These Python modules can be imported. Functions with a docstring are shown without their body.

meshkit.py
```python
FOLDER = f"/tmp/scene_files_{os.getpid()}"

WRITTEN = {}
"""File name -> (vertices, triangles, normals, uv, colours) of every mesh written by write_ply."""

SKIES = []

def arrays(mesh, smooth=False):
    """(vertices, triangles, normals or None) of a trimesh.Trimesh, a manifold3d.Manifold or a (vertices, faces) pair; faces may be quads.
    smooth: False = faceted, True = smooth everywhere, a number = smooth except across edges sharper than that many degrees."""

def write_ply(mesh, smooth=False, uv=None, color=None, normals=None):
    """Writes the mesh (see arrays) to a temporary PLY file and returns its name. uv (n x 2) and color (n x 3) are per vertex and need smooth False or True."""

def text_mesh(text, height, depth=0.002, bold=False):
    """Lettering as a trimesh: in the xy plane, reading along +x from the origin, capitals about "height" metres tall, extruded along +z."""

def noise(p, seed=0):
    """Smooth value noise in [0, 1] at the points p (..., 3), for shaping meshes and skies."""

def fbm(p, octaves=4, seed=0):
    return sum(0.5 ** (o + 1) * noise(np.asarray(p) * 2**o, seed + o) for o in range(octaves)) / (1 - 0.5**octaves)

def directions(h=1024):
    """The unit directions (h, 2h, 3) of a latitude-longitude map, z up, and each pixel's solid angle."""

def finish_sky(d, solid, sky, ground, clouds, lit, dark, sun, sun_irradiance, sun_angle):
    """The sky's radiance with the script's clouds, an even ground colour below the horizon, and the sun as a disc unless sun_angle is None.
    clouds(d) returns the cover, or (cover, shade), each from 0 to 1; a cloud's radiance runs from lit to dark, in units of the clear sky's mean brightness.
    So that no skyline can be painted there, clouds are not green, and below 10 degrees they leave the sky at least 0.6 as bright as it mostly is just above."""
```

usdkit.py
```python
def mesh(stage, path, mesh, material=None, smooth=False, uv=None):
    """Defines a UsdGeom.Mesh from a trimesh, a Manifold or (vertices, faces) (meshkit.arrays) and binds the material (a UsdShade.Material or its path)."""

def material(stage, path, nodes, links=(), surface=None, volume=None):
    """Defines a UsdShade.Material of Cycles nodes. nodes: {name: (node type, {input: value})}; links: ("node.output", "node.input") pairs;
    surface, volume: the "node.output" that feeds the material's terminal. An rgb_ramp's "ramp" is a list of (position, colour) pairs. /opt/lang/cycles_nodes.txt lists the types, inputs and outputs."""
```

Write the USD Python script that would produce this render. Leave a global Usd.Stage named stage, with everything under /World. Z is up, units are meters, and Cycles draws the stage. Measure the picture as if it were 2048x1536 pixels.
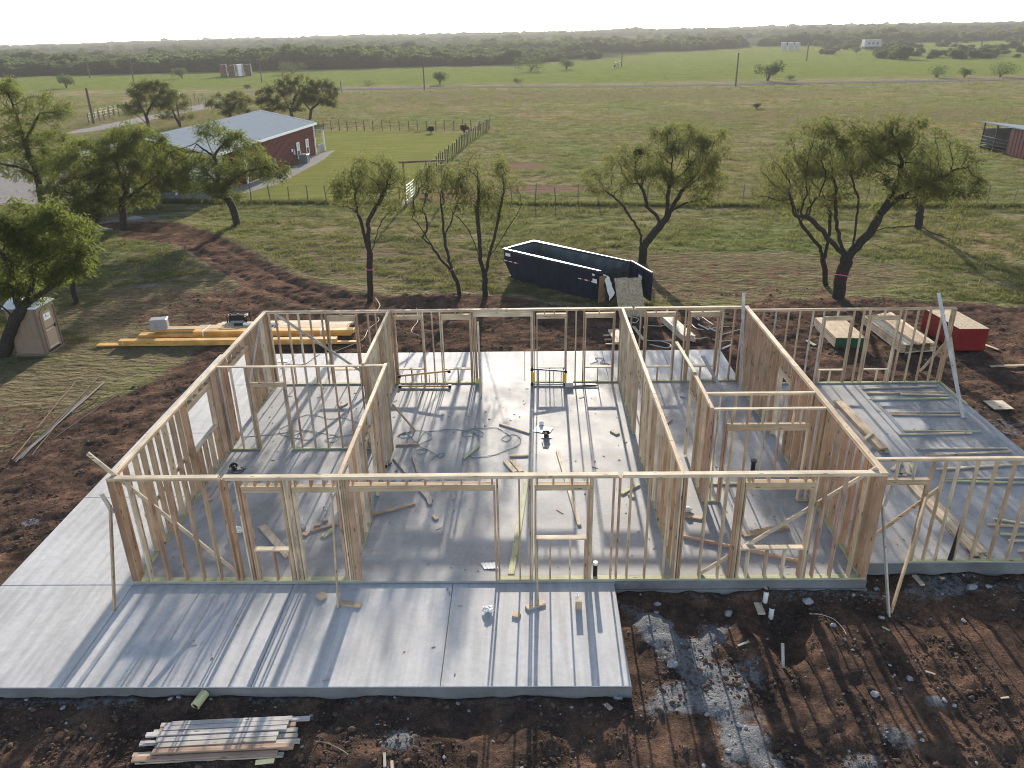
import math, random
import numpy as np, trimesh, usdkit, meshkit
from pxr import Usd, UsdGeom, UsdLux, UsdShade, Gf, Sdf, Vt
from scipy.spatial import cKDTree

stage = Usd.Stage.CreateInMemory()
UsdGeom.SetStageUpAxis(stage, 'Z')
UsdGeom.Xform.Define(stage, '/World')
UsdGeom.Scope.Define(stage, '/World/Looks')

# ------------------------------------------------------------------ camera, sky, sun
EXPOSURE = 0.95
SUN_AZ, SUN_EL = math.radians(1.3), math.radians(14.7)
SUN_I, SKY_I = 1.25, 0.112
HAZE_D = 0.00011
FPX = 1550.07
CAM = np.array([9.072, -14.3049, 11.3524])
_p, _y, _r = 0.4220, -0.0186, -0.0168
FWD = np.array([math.sin(_y)*math.cos(_p), math.cos(_y)*math.cos(_p), -math.sin(_p)])
_rt = np.array([math.cos(_y), -math.sin(_y), 0.0]); _up = np.cross(_rt, FWD)
RT = math.cos(_r)*_rt + math.sin(_r)*_up
UP = -math.sin(_r)*_rt + math.cos(_r)*_up
cam = UsdGeom.Camera.Define(stage, '/World/camera')
_m = Gf.Matrix4d(*RT.tolist(), 0, *UP.tolist(), 0, *(-FWD).tolist(), 0, *CAM.tolist(), 1)
cam.AddTransformOp().Set(_m)
cam.CreateHorizontalApertureAttr(36.0); cam.CreateVerticalApertureAttr(27.0)
cam.CreateFocalLengthAttr(FPX/2048*36)
cam.CreateClippingRangeAttr(Gf.Vec2f(0.1, 30000)); cam.CreateExposureAttr(EXPOSURE)
SUND = np.array([math.sin(SUN_AZ)*math.cos(SUN_EL), math.cos(SUN_AZ)*math.cos(SUN_EL), math.sin(SUN_EL)])
sky_mat = usdkit.material(stage, '/World/Looks/sky_look',
    {'s': ('sky_texture', dict(sky_type='single_scattering', sun_disc=False, sun_elevation=SUN_EL, sun_rotation=SUN_AZ, altitude=300.0,
                               air_density=1.0, aerosol_density=1.4, ozone_density=1.2)),
     # a milky evening haze band: the low sky loses its colour, all the way round
     'c': ('texture_coordinate', {}), 'x': ('separate_xyz', {}), 'r': ('map_range', dict(range_type='smoothstep', from_min=.0, from_max=.42, to_min=1., to_max=0., clamp=True)),
     'h': ('hsv', dict(saturation=.10, value=1.15)), 'm': ('mix_color', dict(use_clamp=False)),
     'b': ('background_shader', dict(strength=SKY_I))},
    [('c.generated', 'x.vector'), ('x.z', 'r.value'), ('r.result', 'm.fac'), ('s.color', 'm.a'), ('s.color', 'h.color'), ('h.color', 'm.b'), ('m.result', 'b.color')], surface='b.background')
dome = UsdLux.DomeLight.Define(stage, '/World/sky')
UsdShade.MaterialBindingAPI.Apply(dome.GetPrim()).Bind(sky_mat)
dome.GetPrim().SetCustomDataByKey('kind', 'structure')
sun = UsdLux.DistantLight.Define(stage, '/World/sun')
sun.CreateIntensityAttr(SUN_I); sun.CreateAngleAttr(0.53); sun.CreateNormalizeAttr(True); sun.CreateColorAttr(Gf.Vec3f(1.0, 0.895, 0.765))
_z = SUND; _x = np.cross([0, 0, 1.0], _z); _x /= np.linalg.norm(_x); _yy = np.cross(_z, _x)
sun.AddTransformOp().Set(Gf.Matrix4d(*_x.tolist(), 0, *_yy.tolist(), 0, *_z.tolist(), 0, 0, 0, 60, 1))

# ------------------------------------------------------------------ measuring the photograph: pixel of the 2048 x 1536 picture -> point
G = -0.32
def ray(px, py):
    d = FWD*FPX + RT*(px-1024) + UP*(768-py)
    return d/np.linalg.norm(d)
def onz(px, py, z=G):
    d = ray(px, py); return CAM + d*((z-CAM[2])/d[2])
def ony(px, py, y):
    d = ray(px, py); return CAM + d*((y-CAM[1])/d[1])
def onx(px, py, x):
    d = ray(px, py); return CAM + d*((x-CAM[0])/d[0])

# ------------------------------------------------------------------ naming and building
_names = {}
def numbered(path):
    n = _names.get(path, 0); _names[path] = n+1
    return path if n == 0 else f'{path}_{n:03d}'
def keys(prim, **k):
    for a, b in k.items():
        if b: prim.SetCustomDataByKey(a, b)
    return prim
def thing(name, label, cat, loc=None, rotz=0, group=None, scale=None):
    x = UsdGeom.Xform.Define(stage, numbered('/World/'+name))
    if loc is not None: x.AddTranslateOp().Set(Gf.Vec3d(*map(float, loc)))
    if rotz: x.AddRotateZOp().Set(float(rotz))
    if scale is not None: x.AddScaleOp().Set(Gf.Vec3f(*([float(scale)]*3 if np.ndim(scale) == 0 else map(float, scale))))
    keys(x.GetPrim(), label=label, category=cat, group=group)
    return str(x.GetPath())
def obj(name, mesh, mat, parent='/World', smooth=False, label=None, cat=None, group=None, kind=None):
    p = numbered(parent+'/'+name)
    m = usdkit.mesh(stage, p, mesh, mat, smooth=smooth)
    keys(m.GetPrim(), label=label, category=cat, group=group, kind=kind)
    return p
def group_x(name, parent, label=None):
    x = UsdGeom.Xform.Define(stage, numbered(parent+'/'+name)); keys(x.GetPrim(), label=label)
    return str(x.GetPath())
def dup(src, label, loc, rotz=0, scale=1.0, group=None, cat=None, name=None):
    sp = stage.GetPrimAtPath(src); was = sp.GetCustomData()
    x = UsdGeom.Xform.Define(stage, numbered('/World/'+(name or sp.GetName().rstrip('0123456789').rstrip('_'))))
    x.GetPrim().GetReferences().AddInternalReference(sp.GetPath())
    x.ClearXformOpOrder()
    for a in ('xformOp:translate', 'xformOp:rotateZ', 'xformOp:scale'):
        pass
    x.AddTranslateOp(opSuffix='put').Set(Gf.Vec3d(*map(float, loc))); x.AddRotateZOp(opSuffix='turn').Set(float(rotz))
    x.AddScaleOp(opSuffix='size').Set(Gf.Vec3f(*([float(scale)]*3 if np.ndim(scale) == 0 else map(float, scale))))
    keys(x.GetPrim(), label=label, category=cat or was.get('category'), group=group or was.get('group'))
    x.GetPrim().SetInstanceable(True)
    return str(x.GetPath())

BOXF = np.array([[0,2,1],[0,3,2],[4,5,6],[4,6,7],[0,1,5],[0,5,4],[1,2,6],[1,6,5],[2,3,7],[2,7,6],[3,0,4],[3,4,7]])
def box(x0, x1, y0, y1, z0, z1):
    v = np.array([[x0,y0,z0],[x1,y0,z0],[x1,y1,z0],[x0,y1,z0],[x0,y0,z1],[x1,y0,z1],[x1,y1,z1],[x0,y1,z1]], float)
    return v, BOXF
def beam(p0, p1, w, h, up=(0, 0, 1), ext=0):
    """a square-edged board from p0 to p1 (centre line); w across, h along up"""
    p0, p1 = np.asarray(p0, float), np.asarray(p1, float); d = p1-p0; L = np.linalg.norm(d); d /= L
    up = np.asarray(up, float); s = np.cross(d, up)
    if np.linalg.norm(s) < 1e-3: s = np.cross(d, [0, 1.0, 0])
    s /= np.linalg.norm(s); u = np.cross(s, d)
    p0 = p0-d*ext; p1 = p1+d*ext
    c = [(-1,-1),(1,-1),(1,1),(-1,1)]
    v = np.array([p0+s*a*w/2+u*b*h/2 for a, b in c]+[p1+s*a*w/2+u*b*h/2 for a, b in c])
    f = np.array([[0,1,2],[0,2,3],[4,6,5],[4,7,6],[0,5,1],[0,4,5],[1,6,2],[1,5,6],[2,7,3],[2,6,7],[3,4,0],[3,7,4]])[:, ::-1]
    return v, f
def join(ms):
    vs, fs, n = [], [], 0
    for v, f in ms:
        v = np.asarray(v, float); vs.append(v); fs.append(np.asarray(f)+n); n += len(v)
    return np.vstack(vs), np.vstack(fs)
def tri(m): return np.asarray(m.vertices, float), np.asarray(m.faces)
def move(m, loc=(0, 0, 0), rz=0):
    v, f = m; c, s = math.cos(rz), math.sin(rz)
    v = np.asarray(v, float)
    return v@np.array([[c, s, 0], [-s, c, 0], [0, 0, 1.0]])+np.asarray(loc, float), f
def tube(pts, r, sides=6, cap=True):
    p = np.asarray(pts, float); n = len(p); r = np.broadcast_to(r, (n,))
    t = np.gradient(p, axis=0); t /= np.linalg.norm(t, axis=1, keepdims=True)+1e-9
    a = np.zeros_like(t); ref = np.array([0.31, 0.95, 0.05]) if abs(t[0, 2]) > .7 else np.array([0, 0, 1.0])
    for i in range(n):
        x = ref - t[i]*(ref@t[i]); nx = np.linalg.norm(x)
        if nx < 1e-4: x = np.array([1.0, 0, 0])-t[i]*t[i, 0]; nx = np.linalg.norm(x)
        a[i] = x/nx; ref = a[i]
    b = np.cross(t, a); ang = np.arange(sides)*2*math.pi/sides
    v = (p[:, None]+r[:, None, None]*(np.cos(ang)[None, :, None]*a[:, None]+np.sin(ang)[None, :, None]*b[:, None])).reshape(-1, 3)
    i, j = np.meshgrid(np.arange(n-1), np.arange(sides), indexing='ij')
    q = np.stack([i*sides+j, i*sides+(j+1) % sides, (i+1)*sides+(j+1) % sides, (i+1)*sides+j], -1).reshape(-1, 4)
    f = np.vstack([q[:, [0, 1, 2]], q[:, [0, 2, 3]]])
    if cap:
        k = len(v); v = np.vstack([v, p[:1], p[-1:]]); c = np.arange(sides)
        f = np.vstack([f, np.stack([np.full(sides, k), (c+1) % sides, c], 1), np.stack([np.full(sides, k+1), (n-1)*sides+c, (n-1)*sides+(c+1) % sides], 1)])
    return v, f
def chamfer_box(x0, x1, y0, y1, z0, z1, c=.012):
    """a slab with eased top edges"""
    v = np.array([[x0,y0,z0],[x1,y0,z0],[x1,y1,z0],[x0,y1,z0],[x0,y0,z1-c],[x1,y0,z1-c],[x1,y1,z1-c],[x0,y1,z1-c],
                  [x0+c,y0+c,z1],[x1-c,y0+c,z1],[x1-c,y1-c,z1],[x0+c,y1-c,z1]], float)
    f = [[0,2,1],[0,3,2],[8,9,10],[8,10,11]]
    for a in range(4):
        b = (a+1) % 4
        f += [[a,b,b+4],[a,b+4,a+4],[a+4,b+4,b+8],[a+4,b+8,a+8]]
    return v, np.array(f)
def smoothstep(a, b, x):
    t = np.clip((np.asarray(x, float)-a)/(b-a), 0, 1); return t*t*(3-2*t)
def spline(pts, n=8):
    p = np.asarray(pts, float)
    if len(p) < 3: return p
    q = np.vstack([2*p[0]-p[1], p, 2*p[-1]-p[-2]]); out = []
    for i in range(1, len(q)-2):
        for k in range(n):
            t = k/n; a, b, c, d = q[i-1:i+3]
            out.append(.5*(2*b+(c-a)*t+(2*a-5*b+4*c-d)*t*t+(3*b-a-3*c+d)*t**3))
    return np.array(out+[p[-1]])

# ------------------------------------------------------------------ materials
L = '/World/Looks/'
def simple(name, col, rough=.7, metallic=0., noise=0.0, scale=8., bump=0.0, bscale=40., spec=.2, **kw):
    n = {'p': ('principled_bsdf', dict(base_color=col, roughness=rough, metallic=metallic, specular_ior_level=spec, **kw)), 'g': ('geometry', {})}
    l = []
    if noise:
        n['n'] = ('noise_texture', dict(scale=scale, detail=5.0, roughness=.6))
        n['r'] = ('rgb_ramp', {'ramp': [(.3, tuple(c*(1-noise) for c in col)), (.7, tuple(min(1, c*(1+noise)) for c in col))]})
        l += [('g.position', 'n.vector'), ('n.fac', 'r.fac'), ('r.color', 'p.base_color')]
    if bump:
        n['bn'] = ('noise_texture', dict(scale=bscale, detail=4.0)); n['b'] = ('bump', dict(strength=bump, distance=.02))
        l += [('g.position', 'bn.vector'), ('bn.fac', 'b.height'), ('b.normal', 'p.normal')]
    return usdkit.material(stage, L+name, n, l, surface='p.BSDF')

def wood(name, col, axis, dark=.62, rough=.75):
    """sawn softwood: grain drawn out along the board, knots, tone that drifts from place to place"""
    sc = {'x': (1.2, 38, 38), 'y': (38, 1.2, 38), 'z': (38, 38, 1.2)}[axis]
    kn = {'x': (2.2, 9, 9), 'y': (9, 2.2, 9), 'z': (9, 9, 2.2)}[axis]
    n = {'g': ('geometry', {}), 'm': ('mapping', dict(scale=sc)), 'n': ('noise_texture', dict(scale=1.0, detail=4.0, roughness=.65)),
         'r': ('rgb_ramp', {'ramp': [(.28, tuple(c*dark for c in col)), (.5, col), (.75, tuple(min(1, c*1.18) for c in col))]}),
         'mk': ('mapping', dict(scale=kn)), 'k': ('voronoi_texture', dict(scale=1.0, randomness=1.0)),
         'kr': ('rgb_ramp', {'ramp': [(0.0, (.22, .15, .1)), (.10, (.3, .2, .13)), (.16, (1, 1, 1))]}),
         'd': ('noise_texture', dict(scale=1.7, detail=2.0)), 'dr': ('rgb_ramp', {'ramp': [(.35, (.78, .74, .70)), (.65, (1.12, 1.08, 1.03))]}),
         'x1': ('mix_color', dict(blend_type='multiply', fac=.85, use_clamp=False)), 'x2': ('mix_color', dict(blend_type='multiply', fac=1.0, use_clamp=False)),
         'b': ('bump', dict(strength=.25, distance=.004)), 'p': ('principled_bsdf', dict(roughness=rough, specular_ior_level=.3))}
    l = [('g.position', 'm.vector'), ('m.vector', 'n.vector'), ('n.fac', 'r.fac'), ('g.position', 'mk.vector'), ('mk.vector', 'k.vector'),
         ('k.distance', 'kr.fac'), ('r.color', 'x1.a'), ('kr.color', 'x1.b'), ('g.position', 'd.vector'), ('d.fac', 'dr.fac'),
         ('x1.result', 'x2.a'), ('dr.color', 'x2.b'), ('x2.result', 'p.base_color'), ('n.fac', 'b.height'), ('b.normal', 'p.normal')]
    return usdkit.material(stage, L+name, n, l, surface='p.BSDF')
TONES = {'pine': (.50, .39, .265), 'pale': (.62, .53, .40), 'fir': (.42, .275, .18), 'tan': (.42, .31, .205), 'rosy': (.45, .31, .23), 'treated': (.44, .46, .28), 'dark': (.30, .19, .12), 'weathered': (.46, .43, .38), 'grey': (.52, .51, .50)}
WOOD = {(t, a): wood(f'{t}_wood_{dict(x="across", y="along", z="upright")[a]}', c, a) for t, c in TONES.items() for a in 'xyz'}
rng = random.Random(7)
def wpick(axis, tones='pine pine pale tan fir rosy'.split()):
    return WOOD[(rng.choice(tones), axis)]

def concrete(name, col, rough=.5, amp=.16, streak=None, spec=.5):
    n = {'g': ('geometry', {}), 'n1': ('noise_texture', dict(scale=.55, detail=6.0, roughness=.62)), 'n2': ('noise_texture', dict(scale=9., detail=5.0, roughness=.7)),
         'm': ('mapping', dict(scale=streak or (1, 1, 1))), 'n3': ('noise_texture', dict(scale=1.0, detail=4.0)),
         'r1': ('rgb_ramp', {'ramp': [(.3, tuple(c*(1-amp*1.6) for c in col)), (.55, col), (.75, tuple(c*(1+amp*.6) for c in col))]}),
         'r2': ('rgb_ramp', {'ramp': [(.3, (.88, .88, .88)), (.7, (1.06, 1.06, 1.06))]}), 'r3': ('rgb_ramp', {'ramp': [(.35, (.86, .85, .84)), (.6, (1.04, 1.04, 1.04))]}),
         'x': ('mix_color', dict(blend_type='multiply', fac=1.0, use_clamp=False)), 'x2': ('mix_color', dict(blend_type='multiply', fac=1.0, use_clamp=False)),
         'rr': ('map_range', dict(from_min=.3, from_max=.7, to_min=rough-.1, to_max=rough+.15)),
         'bn': ('noise_texture', dict(scale=60., detail=3.0)), 'b': ('bump', dict(strength=.12, distance=.006)), 'p': ('principled_bsdf', dict(specular_ior_level=spec))}
    l = [('g.position', 'n1.vector'), ('g.position', 'n2.vector'), ('g.position', 'm.vector'), ('m.vector', 'n3.vector'), ('n1.fac', 'r1.fac'), ('n2.fac', 'r2.fac'), ('n3.fac', 'r3.fac'),
         ('r1.color', 'x.a'), ('r2.color', 'x.b'), ('x.result', 'x2.a'), ('r3.color', 'x2.b'), ('x2.result', 'p.base_color'), ('n1.fac', 'rr.value'), ('rr.result', 'p.roughness'),
         ('g.position', 'bn.vector'), ('bn.fac', 'b.height'), ('b.normal', 'p.normal')]
    return usdkit.material(stage, L+name, n, l, surface='p.BSDF')
SLAB = concrete('house_concrete', (.34, .343, .347), amp=.22, rough=.66, spec=.24)
PATIO = concrete('broomed_concrete', (.53, .532, .535), rough=.72, spec=.2, amp=.12, streak=(6., .35, 1.))
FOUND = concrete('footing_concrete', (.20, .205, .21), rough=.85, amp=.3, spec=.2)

def leafmat(name, cols, trans=.45, spec=.1):
    n = {'g': ('geometry', {}), 'o': ('noise_texture', dict(scale=1.3, detail=2.0)), 'mx': ('mix_float', dict(fac=.42)),
         'r': ('rgb_ramp', {'ramp': [(i/(len(cols)-1), c) for i, c in enumerate(cols)]}), 'd': ('principled_bsdf', dict(roughness=.7, specular_ior_level=spec)),
         't': ('translucent_bsdf', {}), 'hs': ('hsv', dict(saturation=1.1, value=1.25)), 'mc': ('mix_closure', dict(fac=trans))}
    l = [('g.random_per_island', 'mx.a'), ('g.position', 'o.vector'), ('o.fac', 'mx.b'), ('mx.result', 'r.fac'), ('r.color', 'd.base_color'), ('r.color', 'hs.color'), ('hs.color', 't.color'),
         ('d.BSDF', 'mc.closure1'), ('t.BSDF', 'mc.closure2')]
    return usdkit.material(stage, L+name, n, l, surface='mc.closure')
LEAF = leafmat('mesquite_leaf', [(.055, .066, .026), (.14, .15, .055), (.27, .25, .095), (.46, .39, .17)], .58)
LEAF2 = leafmat('thorny_tree_leaf', [(.05, .068, .02), (.13, .15, .042), (.27, .255, .08), (.46, .40, .15)], .58)
DARKLEAF = leafmat('mistletoe_leaf', [(.022, .036, .012), (.05, .07, .02)], .35)
BUSHLEAF = leafmat('brush_leaf', [(.065, .09, .036), (.115, .145, .056), (.20, .215, .095)], .4, 0.)
REDLEAF = leafmat('reddish_shrub_leaf', [(.07, .05, .03), (.12, .08, .045)], .3)
GRASSB = leafmat('grass_blade', [(.095, .112, .045), (.18, .182, .078), (.31, .27, .155), (.46, .38, .25)], .5, 0.)
BARK = simple('dark_bark', (.036, .032, .028), .95, noise=.55, scale=14., bump=1., bscale=22., spec=.1)
STEEL = simple('galvanised_steel', (.55, .56, .57), .4, .8, noise=.12, scale=5.)
DARKSTEEL = simple('dark_iron', (.06, .05, .045), .6, .5, noise=.4, scale=20.)
WHITEP = simple('white_paint', (.78, .78, .76), .5, noise=.06)
REDP = simple('red_paint', (.175, .012, .012), .75, noise=.18, scale=3.)
BLACKP = simple('black_plastic', (.02, .02, .022), .45)
NAVY = simple('navy_painted_steel', (.013, .018, .033), .42, .1, noise=.35, scale=3., bump=.08)
RUBBLE = simple('pale_caliche', (.27, .27, .275), .95, noise=.25, scale=12., bump=.6, bscale=25.)
PINK = simple('pink_flagging_tape', (.8, .12, .35), .6)
# ------------------------------------------------------------------ the ground
import shapely
from shapely.geometry import Polygon, LineString
def axis_grid(a, b, step, lo, hi, grow=1.09, most=220):
    c = list(np.arange(a, b, step)); s = step; x = c[-1]
    while x < hi: s = min(s*grow, most); x += s; c.append(x)
    s = step; x = c[0]; left = []
    while x > lo: s = min(s*grow, most); x -= s; left.append(x)
    return np.array(left[::-1]+c)
def px_poly(pts): return [onz(*p)[:2] for p in pts]
DIRT = Polygon([(-9, -9), (-8.5, 2), (-7.4, 6.5), (-6.2, 10), (-4.6, 13), (-4.5, 15.6), (-1.6, 19.2), (1, 21.3), (4, 22.6), (8, 22.3), (10, 21.0), (14, 19.6), (18, 19.9), (21, 21.2), (26, 21.2), (31, 20), (40, 19), (60, 16), (60, -9)])
TRACK = LineString(px_poly([(150, 445), (250, 452), (330, 458), (400, 482), (470, 525), (545, 568), (640, 600), (740, 612)]))
TRACK2 = LineString(px_poly([(270, 470), (330, 478), (400, 492)]))
LAWN = Polygon(px_poly([(490, 404), (812, 404), (890, 330), (980, 262), (640, 262), (636, 310), (560, 350), (500, 375)]))
GRAVEL = [Polygon(px_poly([(-150, 300), (60, 318), (140, 335), (150, 400), (60, 408), (-200, 405)])), LineString(px_poly([(700, 395), (760, 398), (815, 405)])).buffer(.5), Polygon(px_poly([(300, 392), (420, 372), (560, 352), (640, 305), (668, 302), (640, 325), (560, 365), (470, 392), (410, 400)])), LineString(px_poly([(120, 268), (200, 258), (300, 236), (420, 210), (470, 196)])).buffer(1.8)]
SAND = [((1035, 333), 3.5, 1.3), ((1075, 378), 8, .9), ((930, 390), 4, 1.5), ((1060, 272), 6, 1.2)]
def crop_edge(x): return np.interp(x, [-260, -180, 0, 40, 100, 170, 350, 700], [300, 318, 352, 400, 500, 580, 580, 600])
CHALK = [((800, 1480), .35, .28, .8), ((62, 1046), .28, .2, .8), ((1870, 1405), .3, .22, .75), ((1795, 1475), .5, .3, .6), ((1720, 1525), .5, .3, .65), ((290, 570), .9, .5, .62), ((265, 440), 2.6, .8, .85), ((330, 432), 2.4, .6, .75), ((545, 427), 2.2, .5, .5), ((200, 443), 2.4, .6, .7), ((1230, 680), 1., .6, .42)]
STREAKS = [([(1300, 1255), (1360, 1290), (1400, 1350), (1405, 1395)], .85, 1.), ([(1400, 1390), (1445, 1440), (1500, 1500), (1560, 1545)], .42, .9), ([(1385, 1250), (1440, 1290)], .34, .8), ([(1300, 1420), (1345, 1380)], .5, .8), ([(1490, 1340), (1540, 1385)], .2, .6),
           ([(1740, 1195), (1850, 1178), (1960, 1172), (2048, 1180)], .4, .62), ([(0, 1405), (120, 1403), (260, 1400)], .3, .55), ([(330, 1402), (700, 1400), (1100, 1402)], .16, .5), ([(1280, 1190), (1460, 1192), (1720, 1192)], .2, .55), ([(1930, 850), (2000, 835), (2060, 860)], 1.0, .5), ([(1560, 1530), (1650, 1500)], .2, .4)]
def relief(x, y):
    """height of the ground above G, everywhere"""
    x, y = np.asarray(x, float), np.asarray(y, float)
    r = np.hypot(x-9, y+14)
    amp = np.interp(x/np.maximum(y, 1), [-.8, -.5, -.2, .1, .6, .9], [3, 6, 12, 15, 15.5, 16])
    hills = amp*smoothstep(300, 1500, r)*(.86+.28*meshkit.noise(np.stack([x*.0016, y*.0016, 0*x], -1), 3)) - 16*smoothstep(2300, 5200, r)
    roll = (meshkit.noise(np.stack([x*.03, y*.03, 0*x], -1), 5)-.5)*.5*smoothstep(30, 90, y)
    return hills+roll
def near_bumps(x, y, dirt):
    P = np.stack([x, y, 0*x], -1)
    b = (meshkit.fbm(P*1.1, 4, 11)-.5)*.20 + (meshkit.fbm(P*3.6, 3, 17)-.5)*.13
    g = (meshkit.fbm(P*.8, 4, 23)-.5)*.12+(meshkit.fbm(P*3.1, 2, 29)-.5)*.06
    return (b*dirt+g*(1-dirt))*(1-smoothstep(45, 80, np.hypot(x-9, y-10)))
gx = axis_grid(-13, 32, .115, -5200, 5200); gy = axis_grid(-6.2, 31, .115, -60, 6500)
X, Y = np.meshgrid(gx, gy); xf, yf = X.ravel(), Y.ravel()
near = (np.abs(xf) < 150) & (yf < 260)
pts = shapely.points(xf[near], yf[near])
def sd(poly):
    out = np.full(len(xf), -50.0)
    d = shapely.distance(pts, poly.boundary) if poly.geom_type == 'Polygon' else shapely.distance(pts, poly)
    out[near] = np.where(shapely.contains(poly, pts), d, -d) if poly.geom_type == 'Polygon' else -d
    return out
dirt = smoothstep(-1.6, 1.4, sd(DIRT))
tr = sd(TRACK); dirt = np.maximum(dirt, smoothstep(-2.3, -.6, tr)); dirt = np.maximum(dirt, .8*smoothstep(-1.6, -.4, sd(TRACK2)))
P3 = np.stack([xf, yf, 0*xf], -1)
# trampled, half bare ground between the track, the beams and the house
dirt = np.maximum(dirt, .66*smoothstep(-9, -1, -np.hypot((xf+4)/1.5, yf-21))+.0)
dirt = np.maximum(dirt, .5*smoothstep(-5, -1, -np.hypot((xf+8.5), (yf-8)/1.3)))
dirt = np.maximum(dirt, .46*smoothstep(-9, -3, -np.hypot((xf-20)/1.8, (yf-25)))*smoothstep(18, 21, yf))
lawn = smoothstep(-.6, .6, sd(LAWN)); gravel = np.max([smoothstep(-.8, .5, sd(p)) for p in GRAVEL], axis=0)
crop = smoothstep(0, 5, yf-np.interp(xf, [-300, -140, -60, 0, 300], [212, 214, 206, 203, 203]))*smoothstep(0, 12, crop_edge(xf)-yf)
sand = np.zeros(len(xf))
for p, a, b in SAND:
    c = onz(*p); sand = np.maximum(sand, smoothstep(1.5, .5, np.hypot((xf-c[0])/a, (yf-c[1])/b/2)))
chalk = np.zeros(len(xf)); heap = np.zeros(len(xf))
for p, a, b, s in CHALK:
    c = onz(*p); d = np.hypot((xf-c[0])/a, (yf-c[1])/b)*(.75+.5*meshkit.noise(P3*2.2, 7)); m = smoothstep(1.35, .45, d)
    chalk = np.maximum(chalk, m*s); heap = np.maximum(heap, (smoothstep(1.2, 0, d)*.12*min(a, 1)*s if p[1] > 1150 else 0))
for ln, wd, sg in STREAKS:
    d = np.where(near, -sd(LineString(px_poly(ln))), 50.)/wd; d = d+(meshkit.fbm(P3*[1.6, 1.6, 1], 4, 41)-.5)*2.6
    m = smoothstep(1.5, -.1, d); chalk = np.maximum(chalk, m*sg); heap = np.maximum(heap, .05*m*sg)
zf = G+relief(xf, yf)+near_bumps(xf, yf, dirt)+heap
# ruts of the track, the banked-up soil beside it, a spoil heap behind the house and the trench in front of it
for off, dep in ((-.75, -.06), (.75, -.06)):
    zf += dep*np.exp(-((np.abs(tr)-abs(off))/.22)**2)*.6
zf += .11*np.exp(-((np.abs(tr)-1.7)/.45)**2)*(.4+meshkit.noise(P3*1.7, 31))
c0 = onz(850, 603); zf += .32*np.exp(-((xf-c0[0])/1.4)**2-((yf-c0[1])/.6)**2)*(.5+meshkit.noise(P3*2.5, 33))
c0 = onz(1565, 1255); c1 = onz(1590, 1330); ang = math.atan2(c1[1]-c0[1], c1[0]-c0[0])
u = (xf-c0[0])*math.cos(ang)+(yf-c0[1])*math.sin(ang); w = -(xf-c0[0])*math.sin(ang)+(yf-c0[1])*math.cos(ang)
zf -= .30*np.exp(-(w/.42)**2)*smoothstep(-1.0, -.2, u)*smoothstep(1.6, .6, u)
zf += .14*np.exp(-((np.abs(w)-.85)/.25)**2)*smoothstep(-1.0, -.2, u)*smoothstep(1.6, .6, u)
under = ((xf > -3.0) & (xf < 11.0) & (yf > -3.05) & (yf < 14.2)) | ((xf > -.1) & (xf < 16.7) & (yf > .05) & (yf < 14.2)) | ((xf > 16) & (xf < 23.65) & (yf > .65) & (yf < 10.8))
zf = np.where(under, G-.22, zf)
edge = ((xf > -3.5) & (xf < 11.5) & (yf > -3.6) & (yf < 14.7)) | ((xf > 10) & (xf < 24.2) & (yf > -.5) & (yf < 11.3))
zf = np.where(edge & ~under, np.minimum(zf, -.19), zf)
nx, ny = len(gx), len(gy); ii, jj = np.meshgrid(np.arange(nx-1), np.arange(ny-1)); k = (jj*nx+ii).ravel()
gf = np.vstack([np.stack([k, k+1, k+nx+1], 1), np.stack([k, k+nx+1, k+nx], 1)])

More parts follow.
